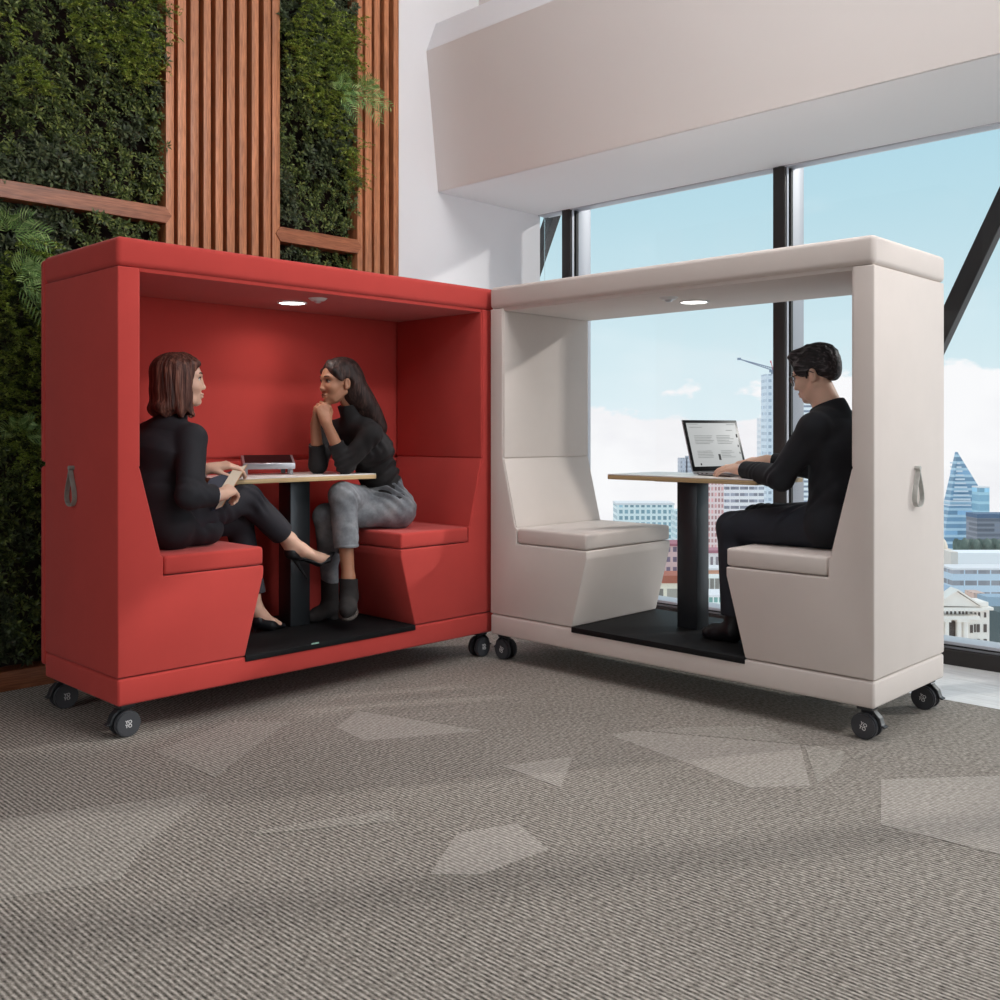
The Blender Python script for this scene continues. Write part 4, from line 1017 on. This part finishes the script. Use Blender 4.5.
V.cone((2.04, 4.02, 1.06), (2.12, 4.02, 1.06), .085, .07, .03, ((0, 1, 0), 1.3))
V.cut((2.158, 3.767, .917), (1, .12, -.06), lo=(2.11, 3.66, .85), hi=(2.62, 3.82, .985)); V.cut((2.238, 4.005, 1.013), (.75, -.63, .3), lo=(2.18, 3.88, .955), hi=(2.62, 4.10, 1.09))
V.cut((0, 0, .694), (0, 0, -1))
V.folds(J['elR'], .06, (.6, .2, 1), .05, .0035); V.folds((2.03, 3.90, .92), .10, (.3, .3, 1), .09, .003); V.folds((2.12, 3.89, .80), .11, (1, .1, .8), .10, .004); V.folds((2.09, 3.85, 1.10), .06, (1, 0, -.8), .06, .0025)
garment('blazer', V, M['blazer'], w1)
V = Vol((1.9, 3.80, .40), (2.86, 4.26, .95), H_)
for s_ in 'LR': leg(V, J, s_, .010, (.082, .057, .046), calf=0)
V.cone(J['hipR'], J['hipL'], .092, .092, .03)
V.cut((2.645, 4.005, .705), (.78, .16, -.6), lo=(2.5, 3.8, .5), hi=(2.9, 4.3, .85)); V.cut((0, 0, .43), (0, 0, -1), lo=(2.4, 4.0, .3), hi=(2.72, 4.3, .6)); V.cut((0, 0, .694), (0, 0, -1), lo=(1.8, 3.7, .4), hi=(2.37, 4.4, .8))
V.folds((2.42, 3.95, .87), .08, (.6, 0, .8), .045, .005); V.folds((2.2, 3.93, .82), .12, (.8, .1, .5), .06, .005); V.folds((2.58, 4.0, .77), .09, (.2, 1, .3), .05, .003)
garment('trousers', V, M['trousers_w'], w1)
bm = bmesh.new(); bm_cyl(bm, Vector((2.151, 3.766, .918)) - Vector(base), Vector((2.172, 3.769, .917)) - Vector(base), .034, .033, 20, .002); done('shirt_cuff', bm, M['cuff'], w1, smooth=60)
bm = bmesh.new(); bm_cyl(bm, Vector((2.230, 4.011, 1.010)) - Vector(base), Vector((2.247, 3.998, 1.017)) - Vector(base), .034, .033, 20, .002); done('shirt_cuff', bm, M['cuff'], w1, smooth=60)
V = Vol((2.62, 3.92, .44), (3.0, 4.09, .68), .003)
V.chain([(2.705, 4.015, .596), (2.765, 4.01, .580), (2.85, 4.0, .548), (2.895, 3.995, .562), (2.935, 3.99, .596)], [.014, .010, .013, .013, .004], .01, ((0, 1, 0), 2.2))
V.cone((2.705, 4.015, .614), (2.728, 4.013, .606), .034, .028, .008); V.cone((2.705, 4.015, .648), (2.763, 4.012, .664), .032, .05, .004, op='d')
V.cone((2.878, 3.996, .575), (2.925, 3.99, .590), .020, .007, .008)
V.cone((2.72, 4.014, .586), (2.79, 4.008, .482), .011, .005, .006)
garment('shoe', V, M['shoe_black'], w1)
V = Vol((2.53, 4.05, .24), (2.76, 4.19, .36), .003)
V.chain([(2.592, 4.12, .292), (2.66, 4.117, .262), (2.73, 4.112, .252)], [.034, .030, .010], .012, ((0, 1, 0), 1.15)); V.cone((2.60, 4.12, .335), (2.66, 4.118, .30), .030, .024, .006, op='d')
V.cone((2.578, 4.12, .28), (2.575, 4.12, .250), .012, .0065, .006); V.cut((0, 0, .2412), (0, 0, -1))
garment('shoe', V, M['shoe_black'], w1)
V = Vol((1.93, 3.80, 1.20), (2.32, 4.20, 1.56), .003)
hd.ell(V, (-.018, 0, .036), (.106, .086, .082), .02); hd.ell(V, (-.045, 0, -.045), (.082, .088, .10), .03)
for y in (1, -1): hd.ell(V, (-.005, .068 * y, -.045), (.058, .030, .112), .03); hd.cone(V, (.008, .074 * y, -.08), (.034, .078 * y, -.150), .022, .010, .02); hd.cone(V, (.042, .058 * y, .06), (.012, .074 * y, -.06), .018, .018, .02)
hd.ell(V, (-.045, 0, -.118), (.088, .096, .042), .03); hd.cone(V, (.02, .02, .100), (.072, -.03, .064), .018, .016, .02)
hd.ell(V, (.112, 0, -.040), (.082, .11, .100), .012, 'd')
hc_ = hd.c; Rr = hd.R
def strands(V, hd, amp, nn, sw, flip=0):
    def fn(X, Y, Z):
        x, y, z = X - hd.c[0], Y - hd.c[1], Z - hd.c[2]; a = x * hd.f[0] + y * hd.f[1] + z * hd.f[2]; b = x * hd.l[0] + y * hd.l[1] + z * hd.l[2]; u = x * hd.u[0] + y * hd.u[1] + z * hd.u[2]
        th = np.arctan2(b, a - .01); return amp * .8 * np.sin(nn * th + sw * 2 * np.sin(u * 21 + 3 * th)) * (.4 + .6 * np.sin(5 * th + 17 * u)) + amp * .6 * np.sin(nn * 2.3 * th + sw * 2 * np.sin(u * 33 + 5 * th) + 1) + amp * .7 * np.sin(nn * .47 * th + sw * np.sin(u * 15) + 2) + flip * np.sin(9 * th + 1.3) * np.clip(-u - .09, 0, .1)
    V.ripple(fn)
strands(V, hd, .0016, 34, 1.0, .17)
V.cut((0, 0, 1.243), (0, 0, -1)); garment('hair', V, M['hair_auburn'], w1)

# notebook she holds
nb = empty('notebook', (2.28, 3.82, .92)); tag(nb, 'open navy notebook with cream pages in the hands of the auburn haired woman', 'notebook')
a_, b_, c_ = A_((2.234, 3.93, .980)), A_((2.416, 3.93, 1.033)), A_((2.222, 3.815, .862)); u_ = unit(b_ - a_); v_ = c_ - b_; v_ = v_ - u_ * (v_ @ u_); lv = np.linalg.norm(v_); v_ = v_ / lv; n_ = np.cross(v_, u_); n_ = n_ if n_[2] > 0 else -n_
sk = unit(c_ - b_); Ls = np.linalg.norm(c_ - b_); wl = np.linalg.norm(b_ - a_)
def nbk(name, x0, x1, y0, y1, z0, z1, m):
    bm = bmesh.new(); vs = bm_box(bm, (x0, y0, z0), (x1, y1, z1), .0012, 1)
    for v in bm.verts: v.co = Vector(b_ + u_ * (v.co.x) + sk * v.co.y + n_ * v.co.z - A_((2.28, 3.82, .92)))
    done(name, bm, m, nb, smooth=35)
nbk('cover', -wl, .002, 0, Ls * .52, -.004, 0, M['navy_cover']); nbk('back_cover', -.05, .002, Ls * .5, Ls, -.004, 0, M['navy_cover']); nbk('page_block', -.075, 0, .003, Ls * .55, 0, .010, M['paper']); nbk('page_block', -.03, 0, Ls * .55, Ls - .003, 0, .010, M['paper']); nbk('page_edge', -.0005, .0035, .002, Ls - .002, .0005, .0105, M['tan_edge']); nbk('left_page', -wl + .003, -.078, .003, Ls * .5, 0, .004, M['navy_cover'])

# ---- woman on the right bench, leaning on the table, chin on clasped hands
J = dict(hipL=(3.300, 3.955, .785), hipR=(3.310, 4.125, .795), kneeR=(2.975, 3.975, .870), kneeL=(2.955, 4.085, .765), ankR=(2.966, 3.915, .475), ankL=(3.025, 4.135, .355),
    waist=(3.250, 4.04, .965), chest=(3.185, 4.045, 1.10), neck=(3.092, 4.045, 1.245), shL=(3.085, 3.885, 1.175), shR=(3.055, 4.195, 1.185), head0=(3.045, 4.035, 1.345),
    elL=(3.000, 3.985, 1.018), elR=(2.945, 4.135, 1.018), wrL=(2.900, 4.003, 1.226), wrR=(2.894, 4.085, 1.216))
base = (3.33, 4.04, .6935)
hd = Head((2.995, 4.03, 1.432), (-.985, .12), -2, 0, .98)
V = Vol((2.78, 3.80, .23), (3.50, 4.32, 1.57), H_)
torso(V, J, -.012, waist_r=.072, chest_r=.084); hd.skull(V)
for s_ in 'LR': arm(V, J, s_, -.002); leg(V, J, s_, -.004)
hand(V, J['wrL'], (-.12, .28, .95), (-.42, -.88, .1), -1, (.95, 1.0, 1.05, 1.1), .93, .5, .5)
hand(V, J['wrR'], (-.12, -.34, .93), (-.6, .75, .2), 1, (.9, .95, 1.0, 1.05), .93, .5, .5)
V.chain([(2.966, 3.915, .475), (2.966, 3.912, .395), (2.94, 3.88, .345)], [.031, .028, .024], .02)
V.chain([(3.015, 4.13, .345), (3.010, 4.13, .29), (2.94, 4.125, .278)], [.031, .028, .022], .02)
w2 = person('person', V, M['skin_brown'], base, 'woman with long dark hair in black turtleneck and grey jeans, chin on clasped hands')
hd.features(w2, M['skin_brown'], M['brow'], M['iris'], M['lip_b'])
V = Vol((2.86, 3.78, .80), (3.52, 4.34, 1.36), H_)
torso(V, J, .006, hipr=.086, waist_r=.072, chest_r=.084)
for s_ in 'LR': arm(V, J, s_, .006, (.046, .038, .030))
fwd_ = unit((-.8, 0, .25))
for y in (-.062, .062): V.ell(A_((3.125, 4.045 + y, 1.085)), (.062, .056, .060), None, .03)
V.cut((3.055, 4.036, 1.318), (-.25, 0, 1), lo=(2.9, 3.93, 1.26), hi=(3.2, 4.15, 1.4))
for s_ in 'LR':
    e_, w_ = A_(J['el' + s_]), A_(J['wr' + s_]); d_ = unit(w_ - e_); c0 = e_ + (w_ - e_) * .52; V.cut(c0, d_, lo=c0 - A_((.14, .075, .075)), hi=c0 + A_((.06, .06, .3)))
V.cut((3.28, 4.04, .855), (.45, 0, -1))
V.folds(J['elL'], .07, (-.5, .2, 1), .035, .005); V.folds((3.28, 3.95, .99), .13, (-.6, .2, 1), .05, .005); V.folds((3.10, 3.90, 1.12), .07, (1, 0, .5), .04, .003)
garment('turtleneck', V, M['turtleneck'], w2)
V = Vol((2.78, 3.82, .40), (3.52, 4.30, 1.0), H_)
leg(V, J, 'R', .009, (.080, .059, .046), calf=.006); leg(V, J, 'L', .007, (.080, .055, .032), calf=.006)
hl = A_((0, 1, 0)); V.cone(J['hipL'], J['hipR'], .100, .100, .03); V.cone((3.305, 4.04, .80), (3.265, 4.04, .925), .098, .088, .04, (hl, 1.45))
V.cut((3.262, 4.04, .925), (-.35, 0, 1), lo=(3.165, 3.8, .85), hi=(3.6, 4.4, 1.1)); V.cut((2.967, 3.925, .622), (0, -.1, -1), lo=(2.85, 3.7, .4), hi=(3.1, 3.985, .7)); V.cut((0, 0, .425), (0, 0, -1), lo=(2.7, 4.0, .3), hi=(3.12, 4.4, .65)); V.cut((0, 0, .694), (0, 0, -1), lo=(3.15, 3.7, .4), hi=(3.7, 4.4, .75))
V.folds((2.985, 3.955, .86), .06, (.8, 0, 1), .045, .004); V.folds((3.25, 3.93, .88), .10, (1, .2, .9), .035, .007); V.folds((3.40, 3.95, .83), .08, (.3, .3, 1), .04, .005); V.folds((2.97, 3.93, .70), .06, (.5, .3, 1), .06, .002)
jn = garment('jeans', V, M['denim'], w2)
off = Vector(base)
bm = bmesh.new(); bm_tube(bm, [Vector((2.967 + .0495 * math.cos(a), 3.923 + .0495 * math.sin(a), .632)) - off for a in np.linspace(0, 2 * PI, 28, endpoint=False)], .008, 8, True, flat=.6); done('turned_cuff', bm, M['denim'], jn, smooth=60)
V = Vol((2.84, 3.77, .25), (3.05, 3.99, .50), .003)
V.chain([(2.967, 3.915, .47), (2.966, 3.91, .385), (2.925, 3.865, .345), (2.897, 3.84, .332)], [.045, .043, .040, .032], .02)
V.cut((2.967, 3.917, .472), (.1, .05, 1)); V.cut((2.93, 3.87, .314), (.24, .28, -.93), lo=(2.8, 3.7, .2), hi=(3.1, 4.0, .40))
b_r = garment('boot', V, M['boot'], w2)
V = Vol((2.84, 4.05, .23), (3.10, 4.21, .47), .003)
V.chain([(3.010, 4.128, .44), (3.015, 4.13, .30), (2.93, 4.125, .275), (2.895, 4.122, .268)], [.044, .044, .034, .026], .02); V.cut((0, 0, .445), (0, 0, 1)); V.cut((0, 0, .2415), (0, 0, -1)); V.cone((3.028, 4.13, .28), (3.028, 4.13, .255), .032, .032, .01); V.cut((0, 0, .2415), (0, 0, -1))
garment('boot', V, M['boot'], w2)
bm = bmesh.new(); bm_tube(bm, [Vector((2.933 + .062 * math.cos(a) * .64 - .040 * math.sin(a) * .77, 3.873 + .062 * math.cos(a) * .77 + .040 * math.sin(a) * .64, .318 + .0165 * math.cos(a) * 1.3)) - off for a in np.linspace(0, 2 * PI, 28, endpoint=False)], .009, 8, True); done('sole_welt', bm, M['sole'], b_r, smooth=60)
V = Vol((2.90, 3.86, 1.12), (3.30, 4.20, 1.58), .003)
hd.ell(V, (-.020, 0, .040), (.102, .083, .084), .02); hd.ell(V, (-.060, 0, -.02), (.060, .074, .085), .03)
V.chain([(3.060, 4.02, 1.42), (3.100, 4.01, 1.355), (3.135, 4.0, 1.305), (3.165, 3.99, 1.262), (3.19, 3.985, 1.225), (3.208, 3.98, 1.195), (3.226, 3.975, 1.16)], [.062, .056, .050, .042, .034, .026, .008], .04, ((0, 1, 0), 1.3))
hd.cone(V, (.048, -.004, .090), (.054, .053, .050), .010, .010, .02); hd.cone(V, (.048, -.004, .090), (.054, -.053, .050), .010, .010, .02)
hd.cone(V, (.058, .056, .052), (.030, .074, .010), .011, .010, .02); hd.cone(V, (.058, -.056, .052), (.030, -.074, .010), .011, .010, .02)
hd.ell(V, (.118, 0, -.010), (.062, .062, .098), .010, 'd'); hd.ell(V, (.055, 0, -.065), (.075, .12, .078), .014, 'd')
for y in (1, -1): hd.ell(V, (-.005, .085 * y, -.022), (.028, .03, .034), .01, 'd')
strands(V, hd, .0007, 40, .25); garment('hair', V, M['hair_dark'], w2)

# ---- man on the near bench of the beige booth, typing
J = dict(hipL=(3.985, 1.96, .792), hipR=(4.155, 1.96, .792), kneeL=(3.955, 2.395, .752), kneeR=(4.20, 2.41, .770), ankL=(3.955, 2.385, .345), ankR=(4.20, 2.42, .345),
    waist=(4.06, 1.945, .97), chest=(4.05, 1.945, 1.12), neck=(4.05, 1.985, 1.275), shL=(3.875, 1.965, 1.195), shR=(4.225, 1.985, 1.205), head0=(4.05, 2.025, 1.365),
    elL=(3.872, 2.115, .992), elR=(4.31, 2.15, 1.01), wrL=(4.010, 2.372, 1.012), wrR=(4.265, 2.400, 1.046))
base = (4.07, 1.96, .6935)
hd = Head((4.054, 2.050, 1.436), (-.15, .99), -17, 0, 1.0)
V = Vol((3.76, 1.76, .23), (4.42, 2.66, 1.60), H_)
torso(V, J, -.006, waist_r=.090, chest_r=.102, wl=1.42, cl=1.5, sh=.055); hd.skull(V, True)
V.cone(J['neck'], J['head0'], .062, .056, .02)
for s_ in 'LR': arm(V, J, s_, 0, (.05, .042, .029)); leg(V, J, s_, 0)
hand(V, J['wrL'], (.18, .97, .03), (-.35, 0, 1), -1, (.16, .18, .22, .26), 1.0, .15, .6)
hand(V, J['wrR'], (-.16, .98, -.03), (-.2, 0, 1), 1, (.2, .22, .26, .3), 1.0, .2, .6)
for x in (3.955, 4.20):
    V.chain([(x, 2.385, .345), (x, 2.40, .285), (x, 2.49, .272)], [.036, .036, .03], .02)
man = person('person', V, M['skin_tan'], base, 'man with short black hair and glasses in dark sweater typing on the laptop')
hd.features(man, M['skin_tan'], M['hair_black'], M['iris'], M['lip'])
V = Vol((3.74, 1.74, .70), (4.46, 2.46, 1.36), H_)
torso(V, J, .012, waist_r=.094, chest_r=.102, wl=1.45, cl=1.5, sh=.055, neck=False); V.cone(J['neck'], (4.05, 1.995, 1.285), .080, .072, .02)
for s_ in 'LR': arm(V, J, s_, .010, (.054, .046, .030))
V.cone((4.07, 1.95, .86), (4.07, 1.97, .78), .108, .106, .03, ((1, 0, 0), 1.5))
V.cut((4.05, 2.002, 1.297), (0, .42, 1), lo=(3.9, 1.85, 1.27), hi=(4.2, 2.2, 1.4))
V.cut((4.003, 2.360, 1.016), (.45, .88, .1), lo=(3.93, 2.30, .95), hi=(4.14, 2.5, 1.1)); V.cut((4.272, 2.372, 1.042), (-.15, 1, .1), lo=(4.18, 2.32, .95), hi=(4.42, 2.5, 1.1)); V.cut((0, 0, .694), (0, 0, -1))
V.folds(J['elL'], .07, (.3, .6, .9), .06, .005); V.folds((3.95, 2.26, 1.01), .05, (.7, .6, .3), .045, .003); V.folds((3.98, 1.92, .90), .10, (.1, .6, 1), .085, .005); V.folds((3.88, 1.96, 1.10), .07, (.3, .8, 1), .07, .003)
garment('sweater', V, M['sweater'], man)
V = Vol((3.84, 1.80, .34), (4.34, 2.54, .96), H_)
for s_ in 'LR': leg(V, J, s_, .012, (.084, .062, .050), calf=0)
V.cone(J['hipL'], J['hipR'], .100, .100, .03); V.cut((0, 0, .365), (0, 0, -1)); V.cut((0, 0, .694), (0, 0, -1), lo=(3.7, 1.7, .3), hi=(4.5, 2.25, .8))
V.folds((3.95, 2.36, .77), .07, (.2, 1, .6), .06, .004); V.folds((3.96, 2.08, .82), .11, (.3, 1, .9), .08, .005); V.folds((4.20, 2.38, .82), .08, (0, 1, .4), .05, .005)
garment('trousers', V, M['chino'], man)
for x in (3.955, 4.20):
    V = Vol((x - .07, 2.30, .23), (x + .07, 2.58, .40), .003)
    V.chain([(x, 2.385, .36), (x, 2.395, .29), (x, 2.48, .272), (x, 2.525, .265)], [.046, .046, .040, .030], .02); V.cut((0, 0, .375), (0, 0, 1)); V.cut((0, 0, .2412), (0, 0, -1))
    garment('shoe', V, M['shoe_black'], man)
bm = bmesh.new(); d_ = unit((.45, .88, .1)); p0 = A_((4.0, 2.352, 1.0105)) - A_(base); bm_cyl(bm, Vector(p0), Vector(p0 + d_ * .034), .033, .031, 20, .002); done('shirt_cuff', bm, M['cuff'], man, smooth=60)
V = Vol((3.90, 1.90, 1.36), (4.20, 2.24, 1.60), .003)
hd.ell(V, (-.016, 0, .042), (.104, .081, .086), .02); hd.ell(V, (-.070, 0, .005), (.042, .066, .062), .02); hd.ell(V, (.048, 0, .092), (.044, .060, .032), .02); hd.cone(V, (.045, .035, .090), (.068, -.02, .100), .018, .014, .02)
for y in (1, -1): hd.ell(V, (.022, .066 * y, .030), (.045, .018, .040), .015); hd.cone(V, (.018, .073 * y, .01), (.020, .073 * y, -.018), .009, .004, .006)
hd.ell(V, (.118, 0, -.012), (.055, .058, .085), .010, 'd'); hd.ell(V, (.062, 0, -.068), (.062, .12, .060), .008, 'd')
for y in (1, -1): hd.ell(V, (-.010, .082 * y, -.022), (.024, .026, .038), .006, 'd'); hd.ell(V, (-.040, .070 * y, -.070), (.030, .03, .040), .008, 'd')
V.cut(hd.p(-.05, 0, -.058), -hd.u)
def quiff(X, Y, Z):
    x, y, z = X - hd.c[0], Y - hd.c[1], Z - hd.c[2]; a = x * hd.f[0] + y * hd.f[1] + z * hd.f[2]; b = x * hd.l[0] + y * hd.l[1] + z * hd.l[2]; u = x * hd.u[0] + y * hd.u[1] + z * hd.u[2]
    return .0028 * np.sin(b * 210 + 3 * np.sin(a * 45) + u * 60) * np.clip((u - .02) * 14, .1, 1) + .0016 * np.sin(u * 230 + 3 * np.sin(a * 38) + b * 30) * np.clip((u - .01) * 14, .15, 1)
V.ripple(quiff); garment('hair', V, M['hair_black'], man)
# spectacles
gl = empty('glasses', (0, 0, 0)); gl.parent = man; bo = A_(base)
M['glass_frame'] = mat('dark spectacle frame', srgb(30, 26, 26), .35)
bm = bmesh.new(); L_ = lambda *q: Vector(hd.p(*q) - bo)
for y in (1, -1):
    bm_tube(bm, [L_(.101 - .10 * (abs(.024 * math.cos(a) + .034) - .02) * .35, (.034 + .024 * math.cos(a)) * y, -.006 + .021 * math.sin(a)) for a in np.linspace(0, 2 * PI, 28, endpoint=False)], .0022, 6, True)
    bm_tube(bm, [L_(.098, .058 * y, .006), L_(.088, .070 * y, .007), L_(.0, .079 * y, .006), L_(-.018, .079 * y, -.008)], .0022, 6)
bm_tube(bm, [L_(.101, .011, .0), L_(.105, 0, .003), L_(.101, -.011, .0)], .002, 6)
gf = done('spectacle_frame', bm, M['glass_frame'], gl, smooth=60)
for y in (1, -1):
    bm = bmesh.new(); bm_cyl(bm, L_(.0985, .034 * y, -.006), L_(.0995, .034 * y, -.006), .022, n=24); done('spectacle_lens', bm, M['spec_lens'], gl)
